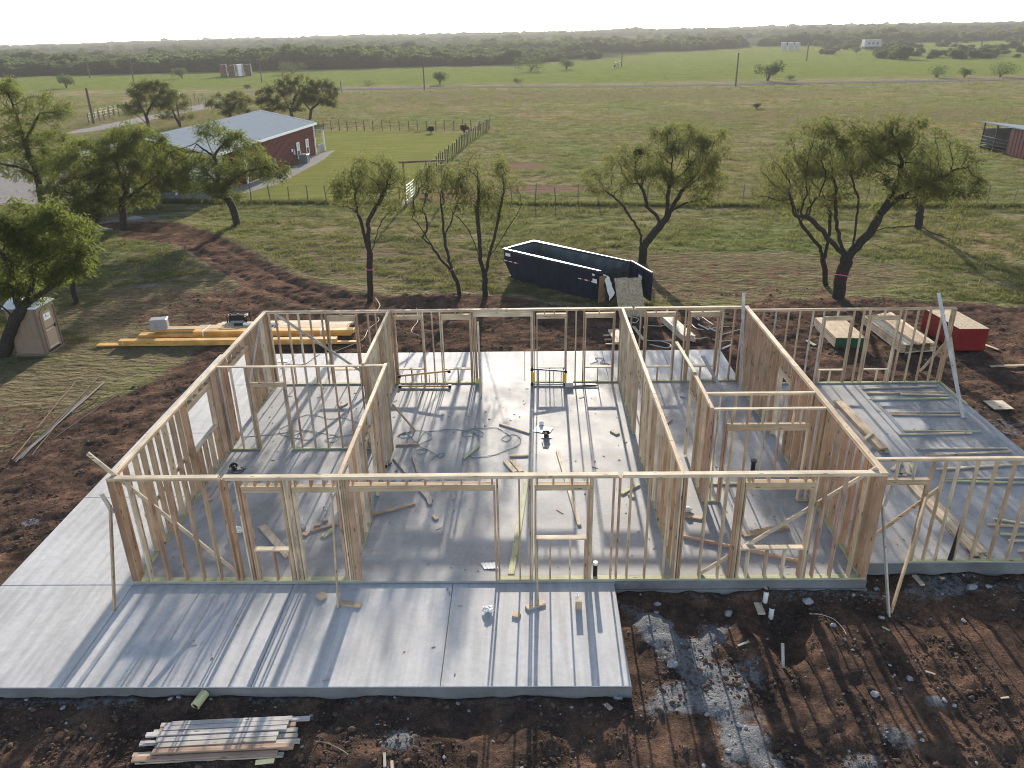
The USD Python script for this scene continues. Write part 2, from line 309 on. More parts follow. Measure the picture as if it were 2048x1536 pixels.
def ground_material():
    n = {'g': ('geometry', {}), 'a1': ('attribute', dict(attribute='soil')), 'a2': ('attribute', dict(attribute='green')), 's1': ('separate_color', {}), 's2': ('separate_color', {}),
         'nb': ('noise_texture', dict(scale=.05, detail=6., roughness=.6)), 'nm': ('noise_texture', dict(scale=.55, detail=7., roughness=.66)), 'nf': ('noise_texture', dict(scale=7., detail=7., roughness=.72)),
         'nh': ('noise_texture', dict(scale=34., detail=5., roughness=.7)), 'nd': ('noise_texture', dict(scale=1.15, detail=8., roughness=.62)),
         'vo': ('voronoi_texture', dict(scale=15., randomness=1.)), 'mapx': ('mapping', dict(scale=(.35, 1.7, 1.)))}
    l = [('a1.color', 's1.color'), ('a2.color', 's2.color'), ('g.position', 'mapx.vector')]
    for t in ('nb', 'nf', 'nh', 'nd', 'vo'): l.append(('g.position', t+'.vector'))
    l.append(('mapx.vector', 'nm.vector'))
    def ramp(name, src, stops): n[name] = ('rgb_ramp', {'ramp': stops}); l.append((src, name+'.fac'))
    def mix(name, fac, a, b, how='mix'):
        n[name] = ('mix_color', dict(blend_type=how, use_clamp=False, **({'fac': fac} if not isinstance(fac, str) else {})))
        if isinstance(fac, str): l.append((fac, name+'.fac'))
        l.extend([(a, name+'.a'), (b, name+'.b')])
    def soft(name, mask, noise, amp=.9, lo=.42, hi=.6):
        n[name+'m'] = ('math', dict(math_type='multiply_add', value2=amp, value3=-amp*.5)); l.append((noise, name+'m.value1'))
        n[name+'a'] = ('math', dict(math_type='add')); l.extend([(name+'m.value', name+'a.value1'), (mask, name+'a.value2')])
        n[name] = ('map_range', dict(range_type='smoothstep', from_min=lo, from_max=hi, to_min=0., to_max=1., clamp=True)); l.append((name+'a.value', name+'.value'))
    # pasture: green against straw
    ramp('past', 'nm.fac', [(.28, (.105, .115, .056)), (.41, (.18, .175, .090)), (.52, (.27, .235, .145)), (.66, (.36, .295, .205))])
    ramp('pastb', 'nb.fac', [(.35, (.72, 1.02, .66)), (.5, (.95, 1., .9)), (.65, (1.22, 1.02, 1.0))])
    ramp('fine', 'nf.fac', [(.25, (.45, .48, .42)), (.5, (1., 1., 1.)), (.75, (1.55, 1.48, 1.42))])
    mix('p1', 1., 'past.color', 'pastb.color', 'multiply')
    n['nt'] = ('noise_texture', dict(scale=2.6, detail=4., roughness=.6)); n['mapt'] = ('mapping', dict(scale=(.6, 1.5, 1.))); l.extend([('g.position', 'mapt.vector'), ('mapt.vector', 'nt.vector')])
    ramp('clump', 'nt.fac', [(.30, (.50, .58, .46)), (.48, (1., 1., 1.)), (.68, (1.42, 1.30, 1.25))]); mix('p1b', .85, 'p1.result', 'clump.color', 'multiply'); mix('p2', .85, 'p1b.result', 'fine.color', 'multiply')
    n['a3'] = ('attribute', dict(attribute='wild')); n['s3'] = ('separate_color', {}); l.append(('a3.color', 's3.color'))
    ramp('dryc', 'nf.fac', [(.3, (.13, .10, .062)), (.55, (.225, .178, .118)), (.75, (.34, .275, .19))]); soft('drm', 's3.g', 'nm.fac', 1.0, .42, .75)
    n['drk'] = ('math', dict(math_type='multiply', value2=.72)); l.append(('drm.result', 'drk.value1')); mix('p3', 'drk.value', 'p2.result', 'dryc.color')
    ramp('crop', 'nm.fac', [(.3, (.115, .155, .036)), (.55, (.185, .22, .06)), (.75, (.27, .285, .10))]); mix('cropf', .7, 'crop.color', 'fine.color', 'multiply')
    mix('m1', 's2.g', 'p3.result', 'cropf.result')
    ramp('lawn', 'nm.fac', [(.3, (.165, .19, .05)), (.6, (.23, .235, .075)), (.8, (.30, .28, .12))]); mix('lawnf', .35, 'lawn.color', 'fine.color', 'multiply')
    mix('m2', 's2.r', 'm1.result', 'lawnf.result')
    ramp('sandc', 'nf.fac', [(.3, (.20, .13, .09)), (.7, (.30, .20, .145))]); soft('sm', 's2.b', 'nm.fac'); mix('m3', 'sm.result', 'm2.result', 'sandc.color')
    ramp('grav', 'nf.fac', [(.3, (.26, .25, .24)), (.7, (.42, .40, .39))]); soft('gm', 's1.b', 'nm.fac', .5); mix('m4', 'gm.result', 'm3.result', 'grav.color')
    # turned red-brown clay
    ramp('cl1', 'nd.fac', [(.28, (.044, .034, .028)), (.44, (.088, .063, .050)), (.57, (.150, .096, .070)), (.72, (.26, .155, .105))])
    ramp('cl2', 'nf.fac', [(.28, (.42, .42, .44)), (.5, (1., 1., 1.)), (.72, (1.6, 1.5, 1.42))]); mix('c3a', .9, 'cl1.color', 'cl2.color', 'multiply'); ramp('cl3', 'nh.fac', [(.28, (.5, .5, .5)), (.5, (1., 1., 1.)), (.68, (1.5, 1.5, 1.55)), (.78, (3., 2.9, 2.9))]); mix('c3', .8, 'c3a.result', 'cl3.color', 'multiply')
    soft('dm', 's1.r', 'nd.fac', 1.1, .40, .62); mix('m5', 'dm.result', 'm4.result', 'c3.result')
    ramp('ch1', 'nh.fac', [(.3, (.13, .13, .135)), (.55, (.27, .275, .28)), (.75, (.42, .425, .43))]); soft('cm', 's1.g', 'nf.fac', 1.5, .34, .78); mix('m6', 'cm.result', 'm5.result', 'ch1.color')
    # scattered pale grit in the clay
    ramp('grit', 'vo.distance', [(.0, (1, 1, 1)), (.13, (1, 1, 1)), (.17, (0, 0, 0))])
    n['gt'] = ('math', dict(math_type='greater_than', value2=.60)); l.append(('nd.fac', 'gt.value1'))
    n['gq'] = ('math', dict(math_type='multiply')); l.extend([('grit.color', 'gq.value1'), ('dm.result', 'gq.value2')])
    n['gw'] = ('math', dict(math_type='multiply')); l.extend([('gq.value', 'gw.value1'), ('gt.value', 'gw.value2')])
    n['gv'] = ('math', dict(math_type='multiply', value2=.6)); l.append(('gw.value', 'gv.value1'))
    mix('m7', 'gv.value', 'm6.result', 'ch1.color')
    ramp('wildc', 'nm.fac', [(.3, (.035, .05, .02)), (.6, (.065, .08, .034)), (.8, (.10, .105, .05))])
    mix('m8', 's3.r', 'm7.result', 'wildc.color')
    n['hb'] = ('math', dict(math_type='multiply_add', value2=.35)); l.extend([('nh.fac', 'hb.value1'), ('nf.fac', 'hb.value3')])
    n['inv'] = ('math', dict(math_type='subtract', value1=1.)); l.append(('dm.result', 'inv.value2'))
    n['lw'] = ('math', dict(math_type='multiply_add', value2=-.85, value3=1.)); l.append(('s2.r', 'lw.value1'))
    n['gk'] = ('math', dict(math_type='multiply')); l.extend([('inv.value', 'gk.value1'), ('lw.value', 'gk.value2')])
    n['gk2'] = ('math', dict(math_type='multiply', value2=.95)); l.append(('gk.value', 'gk2.value1'))
    n['bt'] = ('bump', dict(distance=.5)); l.extend([('nt.fac', 'bt.height'), ('gk2.value', 'bt.strength'), ('bmp.normal', 'bt.normal')])
    n['bmp'] = ('bump', dict(strength=1., distance=.11)); l.append(('hb.value', 'bmp.height'))
    n['p'] = ('principled_bsdf', dict(roughness=1., specular_ior_level=.0)); l.extend([('m8.result', 'p.base_color'), ('bt.normal', 'p.normal')])
    return usdkit.material(stage, L+'field_and_clay', n, l, surface='p.BSDF')
gp = obj('ground', (np.stack([xf, yf, zf], 1), gf), ground_material(), smooth=True, kind='structure')
api = UsdGeom.PrimvarsAPI(stage.GetPrimAtPath(gp))
wild = smoothstep(-10, 15, yf-crop_edge(xf))
dry = np.max([smoothstep(1.7, .1, np.hypot((xf-a)/c, (yf-b)/d)) for a, b, c, d in ((-6, 20, 10, 8), (-10, 8, 5, 9), (-5, 30, 12, 6), (20, 26, 13, 5.5), (9, 28, 10, 5), (2, 160, 90, 22), (60, 110, 40, 16), (-60, 120, 40, 20))], axis=0)
for nm, cols in (('soil', (dirt, chalk, gravel)), ('green', (lawn, crop, sand)), ('wild', (wild, dry, wild))):
    api.CreatePrimvar(nm, Sdf.ValueTypeNames.Color3fArray, 'vertex').Set(Vt.Vec3fArray.FromNumpy(np.stack(cols, 1).astype(np.float32)))
from scipy.interpolate import RegularGridInterpolator
_gz = RegularGridInterpolator((gy, gx), zf.reshape(ny, nx), bounds_error=False, fill_value=G)
_gd = RegularGridInterpolator((gy, gx), dirt.reshape(ny, nx), bounds_error=False, fill_value=0)
_gl = RegularGridInterpolator((gy, gx), np.maximum(np.maximum(lawn, gravel), np.maximum(sand, chalk)).reshape(ny, nx), bounds_error=False, fill_value=0)
def gz(x, y): return float(_gz((y, x)))
def gnd(px, py):
    """the point of the ground under a pixel"""
    p = onz(px, py); 
    for _ in range(3): p = onz(px, py, gz(p[0], p[1]))
    return p
# the farm road
rx = np.concatenate([np.linspace(-60, 160, 60), np.linspace(170, 420, 20)]); ry = 191.5-.018*(rx-5)+4.*smoothstep(-20, -60, rx)
rv = np.array([(x, y+s*o, gz(x, y+s*o)*.3+gz(x, y)*.7+h) for x, y in zip(rx, ry) for s, o, h in ((-1, 4.2, -.15), (-1, 2.6, .12), (1, 2.6, .12), (1, 4.2, -.15))])
rf = np.array([[4*i+a, 4*i+4+a, 4*i+5+a, 4*i+1+a] for i in range(len(rx)-1) for a in range(3)])
obj('road', (rv, rf[:, ::-1][:, [3, 2, 1, 0]][:, ::-1]), simple('pale_gravel_road', (.17, .16, .145), 1., noise=.25, scale=.8, spec=0.), kind='structure')

# ------------------------------------------------------------------ slabs
H = 2.776; W = 16.76
hs = group_x('house_slab', '/World'); keys(stage.GetPrimAtPath(hs), kind='structure')
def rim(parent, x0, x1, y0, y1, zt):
    """outer face of a slab, darker than its top, a finger proud below its eased edge"""
    obj('painted_shade_edge', box(x0, x1, y0, y1, -.66, zt), FOUND, parent)  # the dark colour paints in the shade on the slab sides
obj('slab_panel', chamfer_box(-.006, W+.006, -.006, 11.206, -.62, 0), SLAB, hs)
obj('garage_panel', chamfer_box(W+.012, 23.72, .58, 10.87, -.62, 0), SLAB, hs)
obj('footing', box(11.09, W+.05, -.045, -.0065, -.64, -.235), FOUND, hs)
pa = group_x('patio', '/World'); keys(stage.GetPrimAtPath(pa), kind='structure')
j = .006
def panel(x0, x1, y0, y1): obj('concrete_panel', chamfer_box(x0+j, x1-j, y0+j, y1-j, -.5, -.05, .010), PATIO, pa)
xs = [-3.09, 0., 3.72, 7.38, 11.06]
for a, b in zip(xs, xs[1:]): panel(a, b, -3.11, -.012)
ys = [-.012, 3.73, 7.49, 11.22, 14.24]
for a, b in zip(ys, ys[1:]): panel(-3.09, -.012, a, b)
xs = [-.012, 4.5, 9.06, 12.11, 14.48, 16.78]
for a, b in zip(xs, xs[1:]): panel(a, b, 11.212, 14.24)
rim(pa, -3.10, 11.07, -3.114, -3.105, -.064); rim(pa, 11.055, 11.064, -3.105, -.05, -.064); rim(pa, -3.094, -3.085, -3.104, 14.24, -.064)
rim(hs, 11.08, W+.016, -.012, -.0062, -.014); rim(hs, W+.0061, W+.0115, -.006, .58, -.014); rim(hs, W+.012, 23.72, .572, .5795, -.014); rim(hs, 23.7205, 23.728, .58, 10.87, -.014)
obj('joint_bed', join([box(-3.07, 11.04, -3.09, -.03, -.48, -.12), box(-3.07, -.03, -.05, 14.22, -.48, -.121), box(-.03, 16.76, 11.23, 14.22, -.48, -.122)]), FOUND, pa)
# ------------------------------------------------------------------ the timber frame
house = thing('house_frame', 'pale timber stud frame of an unfinished roofless house and garage on grey concrete', 'house frame')
B0, T0, T1 = .038, H-.076, H-.038
class Wall:
    def __init__(s, label, axis, c, t):
        s.axis, s.c, s.t = axis, c, t; s.path = group_x('wall_frame', house, label); s.rng = random.Random(label)
    def jit(s, m=.0016): return s.rng.uniform(-m, m)
    def bx(s, u0, u1, z0, z1, v0=0., v1=None):
        v1 = s.t if v1 is None else v1; k = s.jit(); v0, v1 = s.c+v0+k, s.c+v1+k
        return box(u0, u1, v0, v1, z0, z1) if s.axis == 'x' else box(v0, v1, u0, u1, z0, z1)
    def stud(s, u, z0=B0, z1=T0, name='stud', w=.038, tones=None):
        tones = tones or ('pine fir tan rosy pale fir tan' if s.t > .1 else 'pine pale tan pale weathered rosy pine tan pale').split()
        obj(name, s.bx(u-w/2+s.jit(.004), u+w/2+s.jit(.0005), z0, z1), WOOD[(s.rng.choice(tones), 'z')], s.path)
    def studs(s, us, **k):
        for u in us: s.stud(u, **k)
    def flat(s, name, u0, u1, z0, z1, tone='pale', **k):
        obj(name, s.bx(u0, u1, z0, z1, **k), WOOD[(tone, s.axis)], s.path)
    def bottom(s, *segs):
        for a, b in segs: s.flat('bottom_plate', a, b, .001, B0, 'treated')
    def top(s, lower, upper=()):
        for a, b in lower: s.flat('top_plate', a, b, T0, T1, s.rng.choice(['pale', 'pine']))
        for a, b in upper: s.flat('top_plate', a, b, T1, H, s.rng.choice(['pale', 'pale', 'pine']))
    def opening(s, a, b, head, hz, sill=None, cr=(), below=(), jacks=True):
        """framed opening from a to b: header of spaced planks, sill, the short studs over and under them, the trimmers"""
        if s.t > .1:
            for v0, v1 in ((.002, .038), (.052, .088), (.102, .138)): s.flat('header', a-.038, b+.038, head, hz, 'pine', v0=v0, v1=v1)
        else:
            for v0, v1 in ((.002, .040), (.049, .087)): s.flat('header', a-.038, b+.038, head, hz, 'pine', v0=v0, v1=v1)
        for u in cr: s.stud(u, hz+.0005, T0, 'cripple_stud')
        if jacks:
            s.stud(a-.019, B0, head-.0005, 'trimmer_stud'); s.stud(b+.019, B0, head-.0005, 'trimmer_stud')
        if sill:
            s.flat('sill', a+.002, b-.002, sill-.038, sill, 'pale')
            for u in below: s.stud(u, B0, sill-.0385, 'cripple_stud')
def brace(w, p0, p1, tone='pale', wid=.089, th=.038, up=(0, 1, 0), name='brace'):
    obj(name, beam(p0, p1, wid, th, up), WOOD[(tone, 'x')], w.path)

f = Wall('front wall with two windows and two door openings', 'x', 0., .14)
f.bottom((.14, 5.29), (8.36, 16.62)); f.top([(.14, 2.44), (2.5, 9.3), (9.3, 11.07), (11.13, 16.62)], [(.14, 2.42), (2.53, 9.50), (9.515, 11.05), (11.15, 12.44), (12.445, 16.62)])
f.studs([.16], tones=['fir']); f.studs([.43, .83, 1.25, 1.65, 2.05, 2.44, 2.55, 2.78, 2.835]); f.opening(2.93, 3.73, 2.395, 2.545, .885, (3.0, 3.2, 3.48, 3.66), (2.95, 3.35, 3.71)); f.studs([3.785, 3.835, 3.95])
f.opening(4.03, 4.94, 2.39, 2.53, None, (4.08, 4.42, 4.7, 4.9)); f.studs([4.985, 5.035, 5.085, 5.135, 5.185, 5.225])
f.opening(5.285, 8.36, 2.405, 2.56, None, (5.33, 5.72, 6.1, 6.5, 6.9, 7.28, 7.68, 8.07, 8.34)); f.studs([8.45, 8.92, 9.155, 9.2])
f.opening(9.29, 10.41, 2.40, 2.545, 1.155, (9.31, 9.66, 10.06, 10.39), (9.31, 9.6, 10.05, 10.39)); f.studs([10.47, 10.51, 10.97, 11.1, 11.34, 11.74, 12.16, 12.37, 12.415, 12.475, 12.52, 12.98, 13.40, 13.65, 13.70, 13.745])
f.opening(13.82, 15.24, 2.385, 2.565, .855, (13.85, 13.93, 14.27, 14.66, 15.05, 15.22), (13.84, 14.04, 14.46, 14.85, 15.22)); f.studs([15.30, 15.345, 15.53, 15.93, 16.36, 16.60])
brace(f, (-.34, .16, 3.32), (2.36, .16, .18), 'pale'); brace(f, (13.04, .165, .06), (16.58, .165, 2.82), 'pale')

lw = Wall('left outer wall', 'y', 0., .14)
lw.bottom((0, 7.0), (8.85, 11.2)); lw.top([(0, 5.1), (5.1, 11.2)], [(0, 4.2), (4.205, 11.2)])
lw.studs([.02, .115], tones=['dark']); lw.studs([.3, .7, 1.17, 1.55, 1.95, 2.35, 2.75, 3.17, 3.55, 3.88, 3.925]); lw.opening(4.0, 5.62, 2.39, 2.56, 1.2, (4.05, 4.4, 4.8, 5.2, 5.58), (4.05, 4.35, 4.75, 5.15, 5.58)); lw.studs([5.70, 5.745, 6.1, 6.2, 6.26, 6.32, 6.6, 6.87, 6.92])
lw.opening(7.0, 8.85, 2.25, 2.42, None, (7.05, 7.45, 7.85, 8.25, 8.65)); lw.studs([8.91, 8.955, 9.15, 9.4, 9.8, 10.05, 10.2, 10.6, 10.95, 11.08, 11.18])
brace(lw, (.165, 10.25, 2.72), (.165, 8.5, 1.25), 'grey', up=(1, 0, 0)); brace(lw, (-.03, 1.2, 1.02), (-.03, 4.3, 1.22), 'treated', up=(1, 0, 0))

rw = Wall('right outer wall between house and garage', 'y', W-.14, .14)
rw.bottom((0, 5.9), (6.98, 11.2)); rw.top([(0, 6.4), (6.4, 11.2)], [(0, 5.84), (5.85, 7.22), (7.25, 11.2)])
rw.studs([.02, .12, .44, .6, .70, .87, 1.3, 1.7, 2.1, 2.5, 2.9, 3.2, 3.3, 3.37, 3.7, 4.05, 4.15, 4.2, 4.5, 4.9, 5.22, 5.56, 5.8, 5.845], tones='fir rosy fir tan'.split()); rw.opening(5.92, 6.96, 2.12, 2.28, None, (5.97, 6.25, 6.6, 6.92)); rw.studs([7.02, 7.07, 7.3, 7.62, 7.95, 8.3, 8.65, 9.0, 9.35, 9.7, 10.05, 10.4, 10.75, 11.02, 11.1, 11.18], tones='fir rosy fir rosy tan'.split())

b = Wall('back wall with seven windows and a wide door', 'x', 11.06, .14)
b.bottom((.14, 7.34), (9.3, 16.62)); b.top([(.14, 6.0), (6.0, 12.8), (12.86, 16.62)], [(.14, 5.2), (5.21, 12.78), (12.88, 16.62)])
b.studs([.18, .42, .83, 1.21, 1.61, 2.02, 2.16]); b.opening(2.24, 3.16, 2.40, 2.59, .59, (2.7,), (2.7,)); b.studs([3.24, 3.63, 3.9, 4.3, 4.45, 4.5])
b.opening(4.57, 5.47, 2.43, 2.57, .58, (4.6, 4.88, 5.44), (5.02,)); b.studs([5.53, 5.85, 6.13]); b.opening(6.21, 7.14, 2.41, 2.59, .57, (6.66,), (6.68,)); b.studs([7.2, 7.26])
b.flat('header', 7.3, 9.36, 2.51, 2.699, 'pale', v0=.002, v1=.04); b.flat('header', 7.3, 9.36, 2.51, 2.699, 'pale', v0=.1, v1=.138); b.studs([7.32, 7.365, 9.30, 9.345], z1=2.51); b.studs([9.40])
b.opening(9.52, 10.47, 2.42, 2.59, .59, (9.76, 10.1), (9.55, 9.95, 10.44)); b.studs([10.53, 10.86, 11.13]); b.opening(11.21, 12.14, 2.43, 2.6, .60, (11.65,), (11.66,)); b.studs([12.2, 12.4, 12.5, 12.77, 13.09, 13.25])
b.opening(13.33, 14.24, 2.44, 2.6, .59, (13.6,), (13.78,)); b.studs([14.31, 14.64, 14.75]); b.opening(14.84, 15.75, 2.43, 2.6, .59, (15.2,), (15.3,)); b.studs([15.82, 15.92, 16.32, 16.6])
brace(b, (.45, 11.03, 2.72), (3.7, 11.03, .16), 'weathered')
obj('brace', beam(ony(955.5, 643, 10.9), onz(962, 794, 0), .038, .07, (1, 0, 0)), WOOD[('pale', 'z')], b.path)

m1 = Wall('partition across the left rooms', 'x', 6.27, .089)
m1.bottom((.14, 1.03), (1.99, 5.0)); m1.top([(.14, 5.09)]); m1.studs([.165, .51, .93, .98]); m1.opening(1.05, 1.97, 2.10, 2.22, None, (1.3, 1.5, 1.74), jacks=True); m1.studs([2.04, 2.3, 2.7, 3.09, 3.52, 3.9, 4.30, 4.42, 4.52])
p1 = Wall('long partition left of the big room, front part', 'y', 5.0, .089)
p1.bottom((1.09, 2.62), (3.62, 6.27)); p1.top([(.14, 6.27)], [(.14, 2.34), (2.36, 3.68), (3.70, 4.73), (4.75, 6.36)]); p1.studs([.17, 1.11, 1.5, 1.9, 2.3, 2.55]); p1.opening(2.64, 3.60, 2.11, 2.23, None, (2.7, 3.1, 3.5)); p1.studs([3.66, 3.9, 4.3, 4.45, 4.7, 5.1, 5.5, 5.7, 5.9, 6.2])
p1b = Wall('long partition left of the big room, back part', 'y', 4.34, .089)
p1b.bottom((6.36, 11.06)); p1b.top([(6.36, 11.06)], [(6.36, 11.06)]); p1b.studs([6.38, 6.6, 7.0, 7.4, 7.8, 8.2, 8.6, 9.0, 9.4, 9.8, 10.2, 10.6, 10.9, 11.03])
p2 = Wall('long partition right of the big room', 'y', 12.4, .089)
p2.bottom((.14, 5.88), (7.08, 11.06)); p2.top([(.14, 6.3), (6.3, 11.06)], [(.14, 1.53), (1.55, 4.11), (4.13, 7.16), (7.2, 8.54), (8.58, 11.06)])
p2.studs([.17, .45, .85, 1.25, 1.65, 2.05, 2.45, 2.85, 3.25, 3.65, 4.05, 4.45, 4.85, 5.25, 5.6, 5.82, 5.865, 7.1, 7.15, 7.5, 7.9, 8.3, 8.7, 9.1, 9.5, 9.9, 10.3, 10.7, 10.95, 11.03])
p2.opening(5.92, 7.04, 2.11, 2.23, None, (6.1, 6.5, 6.9), jacks=False)
p3 = Wall('short partition beside the right hall', 'y', 13.72, .089)
p3.bottom((3.23, 4.72)); p3.top([(3.23, 5.8)], [(3.23, 5.78)]); p3.studs([3.25, 3.3, 3.6, 3.9, 4.1, 4.2, 4.5, 4.66, 4.7, 5.72, 5.765]); p3.opening(4.76, 5.66, 2.08, 2.20, None, (4.9, 5.2, 5.5), jacks=False)
obj('brace', beam((13.765, 5.4, H+.02), (13.68, 7.75, H+.02), .089, .038), WOOD[('treated', 'y')], p3.path)
m2 = Wall('closet front with a wide header', 'x', 3.23, .089)
m2.bottom((13.81, 14.22), (16.24, 16.62)); m2.top([(13.81, 16.62)]); m2.studs([13.84, 13.95, 14.14]); m2.opening(14.22, 16.22, 2.11, 2.30, None, (14.3, 14.68, 15.07, 15.45, 15.83, 16.02, 16.18)); m2.studs([16.28, 16.45, 16.59])
m3 = Wall('closet back partition', 'x', 4.08, .089)
m3.bottom((13.81, 16.62)); m3.top([(13.81, 16.62)], [(13.81, 16.62)]); m3.studs([13.84, 14.18, 14.6, 15.0, 15.45, 15.84, 16.26, 16.58])
gf_ = Wall('garage front wall', 'x', .6, .089)
gf_.bottom((18.0, 23.6)); gf_.top([(W, 23.6)], [(W, 20.9), (20.91, 23.6)]); gf_.studs([16.80]); gf_.opening(16.86, 17.98, 2.11, 2.245, None, (17.28, 17.66)); gf_.studs([18.045, 18.32, 18.60, 19.02, 19.43, 19.84, 20.26, 20.66, 21.07, 21.48, 21.88, 22.3])
brace(gf_, (17.1, .72, .66), (18.38, .72, 1.98), 'pine')
gb = Wall('garage back wall with two windows', 'x', 10.76, .089)
gb.bottom((W, 23.68)); gb.top([(W, 23.68)], [(W, 23.64)]); gb.studs([16.8, 17.21, 17.63, 18.05, 18.44, 18.88, 19.25], tones=['weathered', 'pine', 'tan']); gb.opening(19.34, 20.2, 2.35, 2.49, .53, (19.72,), (19.4, 19.77)); gb.studs([20.27, 20.6, 20.80], tones=['pine', 'tan'])
gb.opening(20.9, 21.76, 2.35, 2.49, .54, (21.3,), (21.4, 21.72)); gb.studs([21.83, 22.0, 22.42, 22.83, 23.24, 23.55, 23.6, 23.66], tones=['pine', 'tan'])
obj('brace', beam((23.75, 10.9, 1.65), (22.95, 10.92, .35), .089, .038, (0, 1, 0)), WOOD[('pine', 'x')], gb.path)
obj('brace', beam((23.68, 10.8, 1.7), (23.95, 9.9, -.25), .038, .089, (1, 0, 0)), WOOD[('pine', 'z')], gb.path)
ge = Wall('garage end plate', 'y', 23.61, .089); ge.bottom((8.95, 10.75))

def board(p0, p1, label, w=.089, h=.038, tone='pine', z=0., name='timber_offcut', cat='board', up=(0, 0, 1), group=None, lift=0.):
    """a loose board lying on a floor at height z between two pixels of its centre line"""
    a, c = onz(*p0, z+h/2), onz(*p1, z+h/2); d = np.abs(c-a); ax = 'x' if d[0] > d[1] else 'y'
    return obj(name, beam(a, c, w, h, up), WOOD[(tone, ax)], label=label, cat=cat, group=group)
def prop(p0, p1, label, tone='pine', w=.089, h=.038, up=(1, 0, 0), name='prop'):
    return obj(name, beam(p0, p1, w, h, up), WOOD[(tone, 'z')], label=label, cat='prop')
# ------------------------------------------------------------------ trees
def colonize(nodes, par, attr, step, kill, iters, nrs, wob=.25):
    nodes, par = [np.asarray(n, float) for n in nodes], list(par); attr = np.asarray(attr, float)
    for it in range(iters):
        if not len(attr): break
        N = np.array(nodes); t = cKDTree(N); d, i = t.query(attr)
        keep = d > kill; attr, i, d = attr[keep], i[keep], d[keep]
        if not len(attr): break
        dirs = (attr-N[i])/d[:, None]; acc = np.zeros_like(N); np.add.at(acc, i, dirs)
        hit = np.unique(i); dd = acc[hit]; ln = np.linalg.norm(dd, axis=1); ok = ln > 1e-3
        hit, dd, ln = hit[ok], dd[ok], ln[ok]; dd /= ln[:, None]; dd += nrs.normal(0, wob, dd.shape); dd /= np.linalg.norm(dd, axis=1, keepdims=True)
        new = N[hit]+dd*step; dn, _ = t.query(new); good = dn > step*.35
        if not good.any(): break
        for p, h in zip(new[good], hit[good]): nodes.append(p); par.append(int(h))
    return np.array(nodes), np.array(par)
def skeleton_mesh(N, par, r_base, r_tip, expo=1.62):
    n = len(N); ch = [[] for _ in range(n)]
    for i, p in enumerate(par):
        if p >= 0: ch[p].append(i)
    a = np.zeros(n)
    order = []; stack = [i for i, p in enumerate(par) if p < 0]
    while stack:
        i = stack.pop(); order.append(i); stack.extend(ch[i])
    for i in order[::-1]: a[i] = 1.0 if not ch[i] else sum(a[c] for c in ch[i])
    r = a**(1/expo); R = r_tip+(r-1)/(r.max()-1)*(r_base-r_tip)
    ms = []; starts = [(i, None) for i, p in enumerate(par) if p < 0]
    while starts:
        i, frm = starts.pop(); path = [frm, i] if frm is not None else [i]
        while ch[path[-1]]:
            c = sorted(ch[path[-1]], key=lambda q: -a[q])
            for o in c[1:]: starts.append((o, path[-1]))
            path.append(c[0])
        if len(path) < 2: continue
        pr = R[path].copy()
        if frm is not None: pr[0] = min(pr[0], pr[1]*1.25)
        pr[-1] *= .5
        ms.append(tube(N[path], pr, 7 if pr.max() > .07 else 4 if pr.max() > .025 else 3, cap=False))
    tips = np.array([i for i in range(n) if R[i] < r_tip*2.3])
    return join(ms), tips, R
def leaf_quads(P, nrs, ln=(.14, .24), wd=(.022, .04), droop=.75, spread=.3):
    """narrow folded leaves that hang from the points P"""
    n = len(P); az = nrs.uniform(0, 2*np.pi, n); dz = -nrs.uniform(0, 1.6, n)*droop+nrs.normal(0, .25, n)
    d = np.stack([np.cos(az), np.sin(az), dz], 1); d /= np.linalg.norm(d, axis=1, keepdims=True)
    s = np.cross(d, nrs.normal(0, 1, (n, 3))); s /= np.linalg.norm(s, axis=1, keepdims=True)
    Ln, Wd = nrs.uniform(*ln, n)[:, None], nrs.uniform(*wd, n)[:, None]
    m = P+d*Ln*.5+np.array([0, 0, -.012]); e = P+d*Ln+np.array([0, 0, -.03])
    v = np.stack([P, m+s*Wd*.5, e, m-s*Wd*.5], 1).reshape(-1, 3)
    q = np.arange(n)[:, None]*4+np.array([[0, 1, 2, 3]])
    return v, np.vstack([q[:, [0, 1, 2]], q[:, [0, 2, 3]]])
